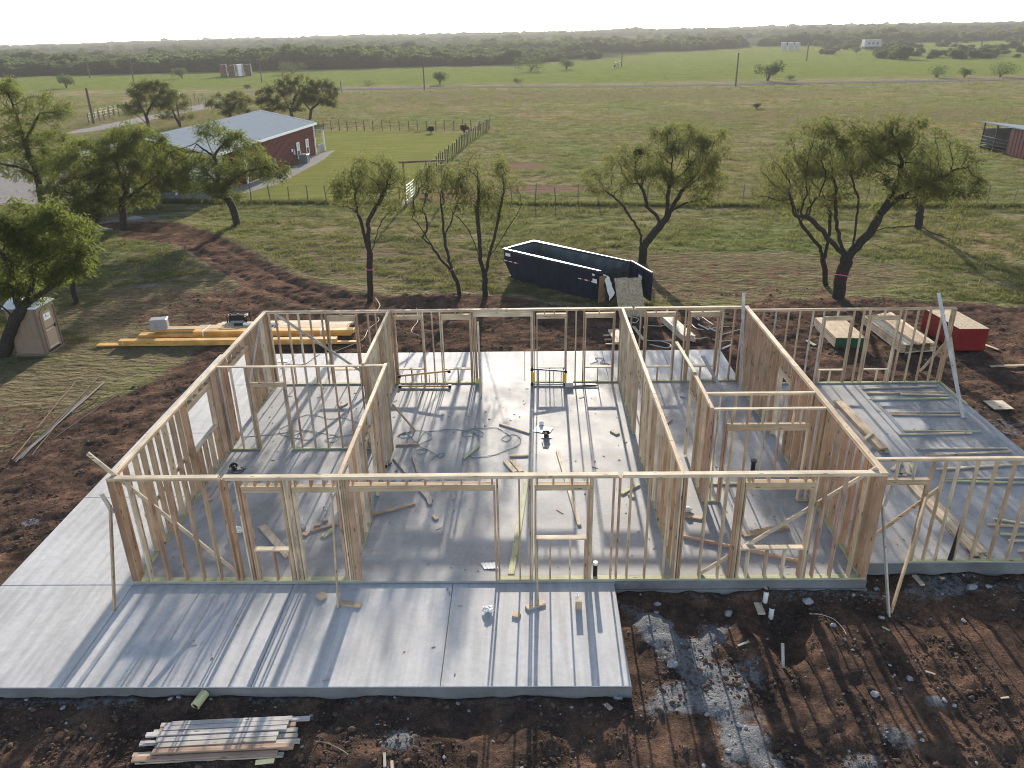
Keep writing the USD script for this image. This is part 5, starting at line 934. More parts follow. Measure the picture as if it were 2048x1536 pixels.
for k, lab in ((0, 'left chipboard sheet leaning on the waste container mouth'), (1, 'right chipboard sheet leaning on the waste container mouth')):
    cx_ = 13.55+.61*k; obj('chipboard_sheet', beam((cx_+.1, 18.9, gz(cx_, 18.9)-.02), (cx_-.03, 20.3, 1.12), .60, .018, (0, -1, .6)), OSB, label=lab, cat='sheet')
obj('brown_panel', beam((12.72, 20.9, G-.02), (12.78, 20.98, 1.02), .36, .03, (.3, -1, 0)), simple('brown_hardboard', (.24, .15, .085), .8, noise=.15), label='brown hardboard panel standing against the container corner', cat='panel')
def cloth(corners, n, amp, seed):
    a, b_, c, d = [np.asarray(q, float) for q in corners]; u, v = np.meshgrid(np.linspace(0, 1, n), np.linspace(0, 1, n))
    P = (a*(1-u[..., None])+b_*u[..., None])*(1-v[..., None])+(d*(1-u[..., None])+c*u[..., None])*v[..., None]
    P = P+amp*(np.stack([meshkit.fbm(P*2.6+s*5, 3, seed+s) for s in range(3)], -1)-.5)*2; k = np.arange(n*n).reshape(n, n)
    q = np.stack([k[:-1, :-1], k[:-1, 1:], k[1:, 1:], k[1:, :-1]], -1).reshape(-1, 4); return P.reshape(-1, 3), np.vstack([q[:, [0, 1, 2]], q[:, [0, 2, 3]]])
obj('black_sheeting', cloth([(12.75, 21.3, 1.16), (14.1, 22.3, 1.3), (13.9, 20.6, .1), (12.95, 20.5, -.1)], 26, .22, 3), simple('black_poly_sheet', (.018, .02, .018), .35), smooth=True, label='black plastic sheeting hanging out of the open container end', cat='sheeting')
obj('white_sheeting', cloth([(12.78, 21.15, 1.1), (13.05, 21.0, .95), (13.3, 20.5, .35), (13.1, 20.4, -.05)], 12, .1, 9), WHITEP, smooth=True, label='strip of white sheeting hanging beside the black plastic', cat='sheeting')

# timber packs behind the garage
def pack(label, near_l, near_r, length, zlo, n, h, layers, tones, end=None, skew=0., seed=5, ragged=.04):
    t = thing('lumber_pack', label, 'lumber pack'); r = random.Random(seed); a, b_ = np.array(near_l[:2]), np.array(near_r[:2]); ax = (b_-a); wdt = np.linalg.norm(ax); ax /= wdt; ay = np.array([-ax[1], ax[0]]); ay = ay*math.cos(skew)-ax*math.sin(skew)
    w = wdt/n
    for k in range(layers):
        for i in range(n):
            if 0 < k < layers-1 and 0 < i < n-1: continue
            p = a+ax*(w*(i+.5)); dz = r.uniform(0, .004) if k < layers-1 else r.uniform(0, .012); q0_ = np.array([*(p+ay*r.uniform(0, ragged)), zlo+h*(k+.5)+dz]); q1_ = np.array([*(p+ay*(length+r.uniform(-ragged, ragged))), zlo+h*(k+.5)+dz])
            obj('board', beam(q0_, q1_, w-.004, h-.002), WOOD[(r.choice(tones), 'y')], t)
    if end: 
        e = np.array([*(a-ay*.006), zlo]); f_ = np.array([*(b_-ay*.006), zlo]); obj('end_paint', beam(e+[0, 0, h*layers/2], f_+[0, 0, h*layers/2], .004, h*layers), end, t)
    for s in (.25, .75):
        p = a+ay*length*s-ax*.06; q = b_+ay*length*s+ax*.06; obj('bearer', beam(np.array([*p, zlo-.035]), np.array([*q, zlo-.035]), .07, .066), WOOD[('tan', 'x')], t)
    return t
g0 = G+.05
pack('pale timber pack with dark green painted ends behind the garage', (21.52, 14.86), (22.70, 14.80), 2.5, g0, 5, .045, 9, ['pale', 'pine'], simple('green_end_paint', (.02, .075, .04), .8, noise=.3), .05, 5)
pack('long pale timber pack with ragged ends between the green-ended and the red pack', (23.85, 14.12), (25.22, 14.36), 3.6, g0, 9, .045, 8, ['pale', 'pine', 'pale', 'tan'], None, -.14, 6, .10)
t = thing('sheathing_pack', 'stack of strand board with red painted sides behind the garage corner', 'board pack')
rl, rr_ = np.array([26.08, 14.42]), np.array([27.22, 14.40]); ax = (rr_-rl)/np.linalg.norm(rr_-rl); ay = np.array([-ax[1], ax[0]]); rw = np.linalg.norm(rr_-rl)
def rp(u, v, z): return np.array([*(rl+ax*(u-.1*v)+ay*v), z])
for k in range(2):
    z_ = g0+.45*k; obj('painted_stack', (np.array([rp(0, 0, z_), rp(rw, 0, z_), rp(rw, 2.45, z_), rp(0, 2.45, z_), rp(0, 0, z_+.447), rp(rw, 0, z_+.447), rp(rw, 2.45, z_+.447), rp(0, 2.45, z_+.447)]), BOXF), REDP, t)
z_ = g0+.9; obj('top_sheet', (np.array([rp(-.004, -.004, z_), rp(rw+.004, -.004, z_), rp(rw+.004, 2.46, z_), rp(-.004, 2.46, z_), rp(-.004, -.004, z_+.012), rp(rw+.004, -.004, z_+.012), rp(rw+.004, 2.46, z_+.012), rp(-.004, 2.46, z_+.012)]), BOXF), OSB, t)
for v in (.4, 2.0): obj('bearer', beam(rp(-.05, v, g0-.035), rp(rw+.05, v, g0-.035), .08, .066), WOOD[('tan', 'x')], t)
def gboard(p, q, label, w=.089, h=.038, tone='pine', cat='board', name='timber_offcut', lift=.0):
    a, c = gnd(*p), gnd(*q); a, c = a+[0, 0, h/2+.012+lift], c+[0, 0, h/2+.012+lift]; d = np.abs(c-a)
    return obj(name, beam(a, c, w, h), WOOD[(tone, 'x' if d[0] > d[1] else 'y')], label=label, cat=cat)
for a in [((1980, 734), (2070, 731), 'long board lying on the dirt at the right picture edge', .12, .04, 'pine'), ((1966, 690), (1996, 701), 'plank lying beside the red-sided stack', .14, .04, 'pine'), ((1613, 682), (1630, 692), 'two-strip offcut on the dirt left of the green-ended pack', .16, .03, 'pale'),
          ((1828, 1153), (1845, 1172), 'pale offcut on the dirt below the garage slab edge, left', .10, .04, 'pale'), ((1860, 1147), (1885, 1159), 'pale offcut on the dirt below the garage slab edge, right', .09, .04, 'pine'), ((1764, 1255), (1780, 1263), 'small stick near the foot of the V props', .04, .02, 'pine'), ((1850, 1344), (1870, 1350), 'short yellow stick in the lower right dirt', .03, .02, 'pale'), ((2001, 1398), (2017, 1396), 'tiny stick at the lower right, beyond the short yellow one', .03, .02, 'pale'),
          ((1475, 1293), (1498, 1284), 'grey splinter beside the white caliche heap', .05, .015, 'weathered'), ((769, 1508), (770, 1536), 'narrow stake lying at the bottom edge of the picture, left', .05, .03, 'weathered'), ((784, 1524), (785, 1545), 'narrow stake lying at the bottom edge of the picture, right', .05, .03, 'weathered'), ((427, 1444), (444, 1443), 'short pinkish stick on the dirt above the lumber stack', .04, .02, 'rosy'),
          ((1211, 1410), (1222, 1420), 'small pale chip of wood by the patio corner', .08, .03, 'pale')]:
    gboard(*a)
c = gnd(1996.7, 811); obj('square_panel', beam(c+[-.33, 0, .02], c+[.33, .02, .02], .66, .015), WOOD[('pale', 'x')], label='square pale panel lying flat on the dirt beyond the garage', cat='panel')
c = gnd(1519, 1223); obj('timber_block', beam(c+[0, -.15, .06], c+[0, .2, .07], .16, .04), WOOD[('pale', 'y')], label='short wide block lying by the two pipe stubs in front of the slab', cat='block')
a = gnd(1567, 1337); obj('marker_stake', beam(a-[0, 0, .05], ony(1565, 1286, a[1]+.35), .06, .03, (0, 1, 0)), WOOD[('weathered', 'z')], label='pointed wooden stake standing in the trench before the slab', cat='stake')
for px, py, lab in ((1530, 1203, 'rear pipe stub with black cap in the trench by the slab'), (1541, 1236, 'front pipe stub with black cap in the trench by the slab')):
    c = gnd(px, py); small('cleanout_pipe', lab, 'pipe', [('pipe', cyl(c-[0, 0, .1], c+[0, 0, .30], .055), WHITEP), ('cap', cyl(c+[0, 0, .301], c+[0, 0, .38], .065), BLACKP)])
c = onz(405, 1397, G); p_ = gnd(400, 1404); small('sleeve_pipe', 'short yellowish pipe sleeve poking out below the patio edge', 'pipe', [('pipe', tube(np.array([[p_[0]-.03, -3.42, -.21], [p_[0]+.06, -3.12, -.17]]), .09, 18), simple('yellow_foam', (.55, .52, .28), .8)), ('bore', tube(np.array([[p_[0]-.031, -3.4235, -.2105], [p_[0]-.03, -3.421, -.21]]), .06, 14), BLACKP)])
obj('wire_scrap', tube(spline(np.array([gnd(*q)+[0, 0, .03] for q in ((1618, 1230), (1640, 1231), (1666, 1240), (1685, 1258), (1692, 1271))]), 5), .008, 4), simple('pale_plastic_strip', (.5, .48, .42), .6), label='curved pale strip of plastic lying on the dark dirt', cat='strip')
obj('wire_scrap', tube(spline(np.array([gnd(*q)+[0, 0, .03] for q in ((632, 1486), (650, 1487), (676, 1498), (697, 1511))]), 5), .007, 4), simple('tan_twig', (.4, .33, .22), .8), label='thin twig right of the nearest lumber stack', cat='twig')
def rock(label, px, py, r, seed): 
    v, f_ = clod(seed, .5); c = gnd(px, py); obj('rock', (v*r*.72+c+[0, 0, r*.1], f_), RUBBLE, label=label, cat='rock')
for i, a in enumerate([('pale rock lying left of the stub pipes, before the slab', 1458, 1229, .15), ('grey lump of concrete at the slab foot, right of the stub pipes', 1616, 1204, .16), ('white rock beside the curved plastic strip', 1665, 1251, .09), ('white rock at the foot of the V props', 1763, 1236, .09), ('pale angular rock in the lower right dirt, upper of a pair', 1820, 1358, .10), ('pale flat rock in the lower right dirt, lower of a pair', 1749, 1389, .12), ('small white rock between the pair of pale rocks', 1799, 1377, .05),
        ('large grey rock below the garage slab edge', 1944, 1175, .17), ('grey rock right of the large one below the garage slab', 1978, 1174, .10), ('white stone near the patio corner, at the caliche edge', 1315, 1209, .11), ('smaller white stone left of the caliche heap', 1312, 1226, .08), ('light grey rock in the trench shadow', 1706, 1300, .05), ('stone near the bottom right corner of the dirt', 1844, 1481, .06), ('stone heap lump at the patio corner foot', 1236, 1396, .12), ('pale lump on the lower white caliche streak', 1345, 1329, .16)]):
    rock(a[0], a[1], a[2], a[3], 40+i)
# nearest lumber stack
t = thing('lumber_stack', 'ragged stack of pale studs on the dirt at the bottom of the picture', 'lumber stack'); r = random.Random(2)
for k in range(3):
    for i in range(7 if k < 2 else 6):
        yy = -3.82-i*.125-r.uniform(0, .015); x0 = 2.25+r.uniform(-.16, .3)-.03*i; x1 = 4.75+r.uniform(-.25, .25); tilt = .12+r.uniform(-.02, .02)
        obj('stud', beam((x0, yy-.02, G+.03+.02+.042*k), (x1, yy+tilt, G+.03+.02+.042*k+r.uniform(0, .006)), .089, .038), WOOD[(r.choice(['grey', 'pale', 'weathered', 'grey', 'rosy']), 'x')], t)
obj('end_tag', beam((4.3, -4.72, G+.165), (4.62, -4.68, G+.166), .10, .01), WOOD[('treated', 'x')], t)
# timber behind the house
t = bundle('plank_stack', 'small stack of white boards on the dirt right of the container sheets', (12.85, 16.9), (12.98, 15.35), 3, .14, .045, 2, G+.1, ['pale'], seed=8, ragged=.05)
for y_ in (16.5, 16.0, 15.5): obj('bearer', beam((12.4, y_, G+.06), (13.2, y_, G+.06), .06, .05), WOOD[('pale', 'x')], t)
t = bundle('plank_stack', 'square pack of white boards on the dirt behind the right windows', (15.35, 18.2), (15.85, 15.7), 4, .12, .05, 5, G+.05, ['pale', 'grey', 'pale'], seed=9, ragged=.12)
CON = simple('pale_conduit', (.62, .62, .58), .5)
zc = Zm(1200, 600, 6.8267); labs = ['bent conduit at the far left of the scrap field', 'straight pipe running left from the white board pack', 'short straight pipe touching the white board pack', 'pipe leaving the white board pack to the right', 'curved hose below the far right window header', 'thick white stick lying aslant behind the right windows', 'stick ending at the crossing of two pipes', 'long thin pipe pointing right toward the tall board', 'pipe rising to the right below the corner', 'short thin stick, left of three under the header', 'middle of three thin sticks under the header', 'longest of three sticks under the header', 'pipe lying along the front of the scrap field', 'bent white trim at the patio edge', 'short pipe right of the white board pack end', 'stick continuing the short pipe to the right', 'curved pipe right of the pack, near the corner', 'thick stick by the patio corner', 'short stick left of the white board pack', 'thin stick crossing behind the header']
lines = [[(590, 395), (600, 368), (650, 362), (835, 372)], [(835, 362), (920, 355)], [(1110, 345), (1250, 350)], [(1255, 352), (1290, 385), (1340, 408), (1410, 415)], [(380, 240), (470, 250), (525, 275), (490, 320), (440, 322)], [(1340, 345), (1478, 412)], [(1490, 395), (1600, 450)], [(1520, 402), (1600, 385), (1830, 370)], [(1640, 492), (1910, 412)], [(1270, 232), (1350, 290)], [(1312, 230), (1360, 278)], [(1385, 240), (1540, 347)], [(640, 562), (760, 572), (990, 570)], [(680, 620), (800, 645), (910, 668), (970, 640), (930, 605), (830, 575)], [(1245, 547), (1332, 540)], [(1335, 542), (1450, 526)], [(1530, 545), (1600, 570), (1700, 572), (1800, 562)], [(1665, 680), (1800, 622)], [(530, 440), (560, 382)], [(905, 168), (962, 126)]]
for i, (lb, ln) in enumerate(zip(labs, lines)):
    p = np.array([gnd(*zc(*q))+[0, 0, .045] for q in ln]); thick = .035 if lb.startswith(('thick', 'stick ending')) else .016
    obj('scrap_pipe' if 'pipe' in lb or 'conduit' in lb or 'hose' in lb else 'scrap_stick', tube(spline(p, 5) if len(p) > 2 else p, thick, 6), CON, label=lb, cat='pipe' if 'pipe' in lb or 'conduit' in lb or 'hose' in lb else 'stick')
gboard(zc(460, 372), zc(592, 552), 'flat white board lying behind the long right partition', .13, .04, 'pale')
# sticks and bars at the left
zr = Zm(0, 740, 6.983); OLDBAR = {'tan': simple('brown_old_wood', (.17, .12, .08), .9), 'grey': simple('grey_old_bar', (.20, .19, .18), .7), 'weathered': simple('dull_old_bar', (.13, .12, .11), .8)}
for i, (p, q, rad, lb, mt) in enumerate([((1400, 92), (700, 800), .012, 'thin bar reaching farthest back from the bar heap at left', 'tan'), ((1380, 110), (560, 1010), .012, 'second thin bar beside the farthest one', 'weathered'), ((1465, 190), (225, 1315), .022, 'thickest grey bar along the right side of the heap', 'grey'), ((1440, 205), (240, 1290), .018, 'grey bar lying against the thickest one', 'weathered'), ((1180, 400), (200, 1290), .016, 'grey bar on the left side of the heap', 'weathered'), ((1200, 390), (300, 1265), .014, 'bar in the middle of the heap', 'grey'),
        ((1050, 200), (180, 1285), .022, 'brown pole lying apart on the left of the bar heap', 'tan'), ((140, 1055), (600, 820), .03, 'short brown stick crossing the brown pole', 'tan'), ((1395, 395), (1000, 612), .028, 'brown stick pointing to the house, right of the heap', 'tan'), ((1676, 330), (760, 970), .012, 'thin wire-like bar lying nearest the house', 'weathered'), ((830, 740), (450, 1215), .014, 'short bar splayed out at the front of the heap', 'weathered')]):
    a, c = gnd(*zr(*p)), gnd(*zr(*q)); n_ = 8; pp = np.array([a+(c-a)*k/(n_-1) for k in range(n_)]); pp[:, 2] = np.maximum(pp[:, 2], [gz(x, y) for x, y in pp[:, :2]])+rad+.02+.012*(i % 4)
    obj('loose_bar', tube(pp, rad, 6), OLDBAR[mt], label=lb, cat='bar')

# chips, sawdust curls and nails dropped on the slab: too many to count
nrs = np.random.RandomState(77); n5 = 420
px_ = np.concatenate([nrs.uniform(.3, 16.4, n5), nrs.uniform(17, 23.3, 70), nrs.uniform(-.2, 10.8, 40)]); py_ = np.concatenate([nrs.uniform(.3, 10.9, n5), nrs.uniform(.9, 10.5, 70), nrs.uniform(-3., -.2, 40)])
pz_ = np.concatenate([np.full(n5+70, .006), np.full(40, -.044)]); keep = meshkit.fbm(np.stack([px_*.6, py_*.6, 0*px_], 1), 3, 12) > np.where(np.arange(len(px_)) < n5, .47, .5)
px_, py_, pz_ = px_[keep], py_[keep], pz_[keep]; s_ = .75*np.exp(nrs.normal(0, .45, len(px_)))
instancer('/World/wood_chips', [[('chip', box(-.03, .03, -.012, .012, -.004, .006), WOOD[('tan', 'x')])], [('chip', box(-.055, .055, -.006, .006, -.004, .006), WOOD[('rosy', 'x')])], [('chip', box(-.022, .022, -.02, .02, -.004, .01), WOOD[('fir', 'x')])]],
          np.stack([px_, py_, pz_], 1), nrs.randint(0, 3, len(px_)), np.stack([s_, s_, np.ones(len(px_))], 1), nrs.uniform(0, 6.28, len(px_)), label='wood chips and splinters strewn over the concrete', cat='wood chips')
# ------------------------------------------------------------------ the red barn
ROOFM = simple('bare_metal_roof', (.27, .31, .345), .7, 0., noise=.06, scale=2., spec=.0); WIN = usdkit.material(stage, L+'dark_window_glass', {'d': ('principled_bsdf', dict(base_color=(.03, .035, .04), roughness=.08))}, [], surface='d.BSDF')
BARNRED = simple('barn_red_sheet', (.125, .03, .027), .55, .1, noise=.08, scale=2.)
bB = np.array([-13.85, 74.12]); bd = np.array([.0883, .9961]); bn = np.array([-.9961, .0883]); bz = G-.05
def bp(u, v, z): return np.array([*(bB+bn*u+bd*v), bz+z])
def bbox(u0, u1, v0, v1, z0_, z1_): return (np.array([bp(u0, v0, z0_), bp(u0, v1, z0_), bp(u1, v1, z0_), bp(u1, v0, z0_), bp(u0, v0, z1_), bp(u0, v1, z1_), bp(u1, v1, z1_), bp(u1, v0, z1_)]), BOXF)
t = thing('metal_barn', 'red ribbed metal barn with a pale metal roof and white window frames', 'barn')
def ribbed(fixed, a, b, zt_, along):
    """sheet wall with standing ribs between a and b"""
    pts = [];  s = a; stepw = .30
    while s < b-1e-6:
        for o, dpt in ((0, 0), (.20, 0), (.225, .04), (.275, .04)):
            if s+o < b: pts.append((s+o, dpt))
        s += stepw
    pts.append((b, 0)); lo = []; hi = []
    for s, dp in pts:
        zz = zt_(s) if callable(zt_) else zt_
        if along == 'v': lo.append(bp(fixed-dp, s, 0)); hi.append(bp(fixed-dp, s, zz))
        else: lo.append(bp(s, fixed+dp, 0)); hi.append(bp(s, fixed+dp, zz))
    n = len(pts); v = np.array(lo+hi); i = np.arange(n-1); return v, np.vstack([np.stack([i, i+1, i+1+n], 1), np.stack([i, i+1+n, i+n], 1)])
EH, RH, HWB, BL, ELEN = 3.4, 4.66, 5.82, 18.46, 24.0
gable = lambda s: EH+(RH-EH)*(1-abs(s-HWB)/HWB)-.05
obj('wall', ribbed(0, -BL, 0, EH-.03, 'v'), BARNRED, t); obj('wall', ribbed(2*HWB, -BL, 0, EH-.03, 'v'), BARNRED, t); obj('wall', ribbed(0, 0, 2*HWB, gable, 'u'), BARNRED, t); obj('wall', ribbed(-BL, 0, 2*HWB, gable, 'u'), BARNRED, t)
for s in (0, 1):
    u0, u1 = (-.35, HWB) if s == 0 else (2*HWB+.35, HWB)
    e = EH-.075 if True else EH
    rf_ = obj('roof', (np.array([bp(u0, -ELEN, e), bp(u1, -ELEN, RH), bp(u1, .3, RH), bp(u0, .3, e), bp(u0, -ELEN, e+.07), bp(u1, -ELEN, RH+.07), bp(u1, .3, RH+.07), bp(u0, .3, e+.07)]), BOXF[:, ::-1] if s == 0 else BOXF), ROOFM, t)
    for v in np.arange(-ELEN+.45, .1, .92):
        obj('roof_seam', beam(bp(u0, v, e+.085), bp(u1, v, RH+.085), .03, .004), ROOFM, rf_)
    obj('fascia', beam(bp(u0-(.02 if s == 0 else -.02), -ELEN-.02, e+.0), bp(u0-(.02 if s == 0 else -.02), .32, e+.0), .03, .22), WHITEP, t)
    obj('rake_trim', beam(bp(u0, .33, e+.02), bp(u1, .33, RH+.02), .04, .2), WHITEP, t); obj('rake_trim', beam(bp(u0, -ELEN-.03, e+.02), bp(u1, -ELEN-.03, RH+.02), .04, .2), WHITEP, t)
for u, v in ((-.05, -.05), (-.05, -BL), (2*HWB+.05, -BL), (2*HWB+.05, -.05)): obj('corner_trim', beam(bp(u, v, 0), bp(u, v, EH-.1), .16, .14, (1, 0, 0)), WHITEP, t)
for u in (.1, 3.9, 7.8, 11.5): obj('carport_post', beam(bp(u, -ELEN+.2, 0), bp(u, -ELEN+.2, EH-.1), .16, .16, (1, 0, 0)), WHITEP, t)
obj('base_trim', bbox(-.075, -.045, -BL+.1, -.1, .0, .12), WHITEP, t)
for v0 in (-5.72, -2.98):
    w_ = obj('window', join([bbox(-.10, -.045, v0, v0+.09, .42, 2.02), bbox(-.10, -.045, v0+.76, v0+.85, .42, 2.02), bbox(-.10, -.045, v0+.0905, v0+.7595, .42, .51), bbox(-.10, -.045, v0+.0905, v0+.7595, 1.93, 2.02), bbox(-.09, -.045, v0+.0905, v0+.7595, 1.19, 1.25)]), WHITEP, t)
    obj('pane', bbox(-.06, -.042, v0+.0905, v0+.7595, .511, 1.1895), WIN, w_); obj('pane', bbox(-.06, -.042, v0+.0905, v0+.7595, 1.2505, 1.929), simple('blind_behind_glass', (.45, .46, .46), .2), w_) if v0 < -4 else obj('pane', bbox(-.06, -.042, v0+.0905, v0+.7595, 1.2505, 1.929), L+'blind_behind_glass', w_)
    for q in (.29, .53): obj('glazing_bar', bbox(-.068, -.0605, v0+q, v0+q+.03, 1.2505, 1.929), WHITEP, w_)
obj('meter_box', bbox(-.2, -.045, -6.9, -6.65, 1.0, 1.5), GREYD, t); obj('meter_box', bbox(-.16, -.045, -7.3, -7.1, 1.3, 1.6), WHITEP, t)
obj('porch_roof', (np.array([bp(-.3, .34, 2.66), bp(-.3, 3.0, 2.35), bp(5, 3.0, 2.35), bp(5, .34, 2.66), bp(-.3, .34, 2.74), bp(-.3, 3.0, 2.43), bp(5, 3.0, 2.43), bp(5, .34, 2.74)]), BOXF), ROOFM, t)
for u in (-.1, 2.4, 4.8): obj('porch_post', beam(bp(u, 2.75, 0), bp(u, 2.75, 2.36), .2, .2, (1, 0, 0)), WHITEP, t)
obj('porch_railing', join([bbox(-.16, -.1, .6, 2.6, .95, 1.03), bbox(-.16, -.1, .6, 2.6, .14, .2)]+[bbox(-.15, -.11, .65+.16*k, .71+.16*k, .2, .95) for k in range(12)]), GREYD, t)
obj('garage_door', bbox(2.0, 5.2, -BL-.12, -BL-.06, 0, 2.7), WHITEP, t, label='white roll-up door in the shade of the carport')
for k in range(4): obj('door_rail', bbox(2.0, 5.2, -BL-.135, -BL-.1205, .5+.55*k, .54+.55*k), GREYD, t)
c = bp(-1.0, -6.4, 0); t = thing('air_conditioner', 'grey outdoor cooling unit beside the barn windows', 'air conditioner', (c[0], c[1], gz(c[0], c[1])), -5)
obj('case', chamfer_box(-.42, .42, -.42, .42, .05, .85, .04), simple('blue_grey_metal', (.16, .20, .21), .5, .3), t); obj('fan_grille', cyl((0, 0, .851), (0, 0, .875), .33, 18), DARKSTEEL, t); obj('pad', box(-.5, .5, -.5, .5, -.05, .0495), FOUND, t)
for k in range(8): obj('louvre', box(.4205, .435, -.36, .36, .14+.08*k, .165+.08*k), DARKSTEEL, t)
c = gnd(474, 369); t = thing('red_bin', 'small red feed bin at the barn corner', 'bin', c); obj('body', chamfer_box(-.5, .5, -.3, .3, 0, .62, .04), REDP, t); obj('lid', chamfer_box(-.54, .54, -.33, .33, .622, .70, .03), REDP, t)
c = gnd(300, 438)
for px, py, s_, lab in ((205, 460, .55, 'flat grey rock slab lying under the trees at left'), (268, 437, .5, 'white caliche lump under the bushy trees')):
    v, f_ = clod(77+px, .4); c = gnd(px, py); obj('rock', (v*[s_*1.3, s_, s_*.5]+c, f_), RUBBLE, label=lab, cat='rock')

# ------------------------------------------------------------------ fences and gate
WEATH = simple('weathered_grey_post', (.14, .12, .10), .9, noise=.3, scale=8.); WIRE = simple('dull_wire', (.25, .24, .22), .6, .5)
def wire_fence(name, label, path, spacing, h, rad, wires, seed, mat=WEATH, lean=.05, rail=None):
    r = random.Random(seed); t = thing(name, label, 'fence'); P = np.array([p[:2] for p in path], float); seg = np.linalg.norm(np.diff(P, axis=0), axis=1); cum = np.concatenate([[0], np.cumsum(seg)])
    s = 0.; tops = []
    while s <= cum[-1]:
        x, y = np.interp(s, cum, P[:, 0]), np.interp(s, cum, P[:, 1]); z = gz(x, y); hh = h*r.uniform(.88, 1.12); dx, dy = r.uniform(-lean, lean)*h, r.uniform(-lean, lean)*h
        obj('post', tube(np.array([(x, y, z-.2), (x+dx*.5, y+dy*.5, z+hh*.5), (x+dx, y+dy, z+hh)]), rad*r.uniform(.85, 1.2), 6), mat, t, smooth=50)
        tops.append((x+dx*.7, y+dy*.7, z)); s += spacing*r.uniform(.9, 1.1)
    T = np.array(tops)
    if wires: obj('wire', join([tube(T+[0, 0, h*q], .007, 3, cap=False) for q in wires]), WIRE, t)
    if rail:
        for q in rail: obj('rail', tube(T+[0, 0, h*q], .035, 6), mat, t)
    return t
ff = lambda pts: [gnd(*p) for p in pts]
wire_fence('wire_fence', 'wire fence with thin leaning posts crossing in front of the lawn, left of the gate', ff([(150, 402), (300, 405), (640, 405), (805, 409)]), 1.55, 1.35, .035, (.3, .55, .8, .97), 1)
wire_fence('wire_fence', 'wire fence with sparse leaning posts crossing the pasture behind the large trees', ff([(935, 404), (1090, 408), (1420, 409), (1880, 409), (2120, 413)]), 1.7, 1.4, .04, (.3, .55, .8, .97), 2, lean=.1)
wire_fence('post_fence', 'close-set dark post fence running back along the right side of the lawn', ff([(843, 372), (892, 326), (942, 282), (981, 256)]), 1.2, 1.45, .05, (.35, .65, .95), 3, DARKSTEEL, .03)
wire_fence('post_fence', 'post fence along the far end of the lawn', ff([(632, 262), (760, 262), (940, 262), (978, 260)]), 1.25, 1.45, .045, (.35, .65, .95), 4, DARKSTEEL, .04)
wire_fence('post_fence', 'post fence beside the lane at the far left, nearer side', ff([(178, 247), (235, 234), (300, 222), (425, 207)]), 2.0, 1.5, .06, (.4, .7, .95), 5, DARKSTEEL, .05)
wire_fence('post_fence', 'post fence beside the lane at the far left, farther side', ff([(190, 238), (300, 212), (420, 200)]), 2.2, 1.5, .06, (.4, .7, .95), 6, DARKSTEEL, .05)
wire_fence('roadside_fence', 'thin roadside fence this side of the pale road', ff([(683, 184), (850, 182), (1100, 179), (1472, 175), (2060, 166)]), 7.5, 1.2, .035, (.5, .95), 7)
c = gnd(683, 184); obj('corner_post', tube(np.array([c-[0, 0, .3], c+[0, 0, 2.4]]), .16, 8), WEATH, label='stout dark corner post where the roadside fence begins', cat='post')
c0, c1 = gnd(812, 409), gnd(886, 404); ht = ony(812, 327, c0[1])[2]
t = thing('ranch_gateway', 'tall pipe gateway frame with a cross beam at the lawn fence', 'gateway')
RUST = simple('rusty_pipe', (.16, .10, .075), .75, .3, noise=.3, scale=6.)
obj('gate_post', tube(np.array([c0-[0, 0, .3], [*c0[:2], ht]]), .075, 10), RUST, t, smooth=50); obj('gate_post', tube(np.array([c1-[0, 0, .3], [*c1[:2], ht]]), .075, 10), RUST, t, smooth=50)
obj('cross_beam', tube(np.array([[c0[0]-.35, c0[1], ht+.08], [c1[0]+.3, c1[1], ht+.08]]), .075, 10), RUST, t, smooth=50)
t = thing('gate', 'white tube gate panel swung open at the gateway post', 'gate'); e1 = gnd(840, 384); dgt = (e1-c0)[:2]; dgt /= np.linalg.norm(dgt); p0 = c0[:2]+dgt*.15; p1 = c0[:2]+dgt*3.1
for k in range(6): obj('rail', tube(np.array([[*p0, c0[2]+.25+.22*k], [*p1, c0[2]+.25+.22*k]]), .032, 6), WHITEP, t)
for q in (p0, (p0+p1)/2, p1): obj('upright', tube(np.array([[*q, c0[2]+.2], [*q, c0[2]+1.4]]), .035, 6), WHITEP, t)
wire_fence('pipe_fence', 'low rusty pipe pen right of the white gate', ff([(838, 388), (880, 399), (930, 402), (933, 392), (935, 380)]), 2.2, 1.35, .05, (), 8, RUST, .0, rail=(.32, .62, .96))
wire_fence('pipe_fence', 'short rusty pipe rail left of the gateway', ff([(765, 407), (808, 409)]), 1.6, 1.3, .05, (), 9, RUST, .0, rail=(.96,))

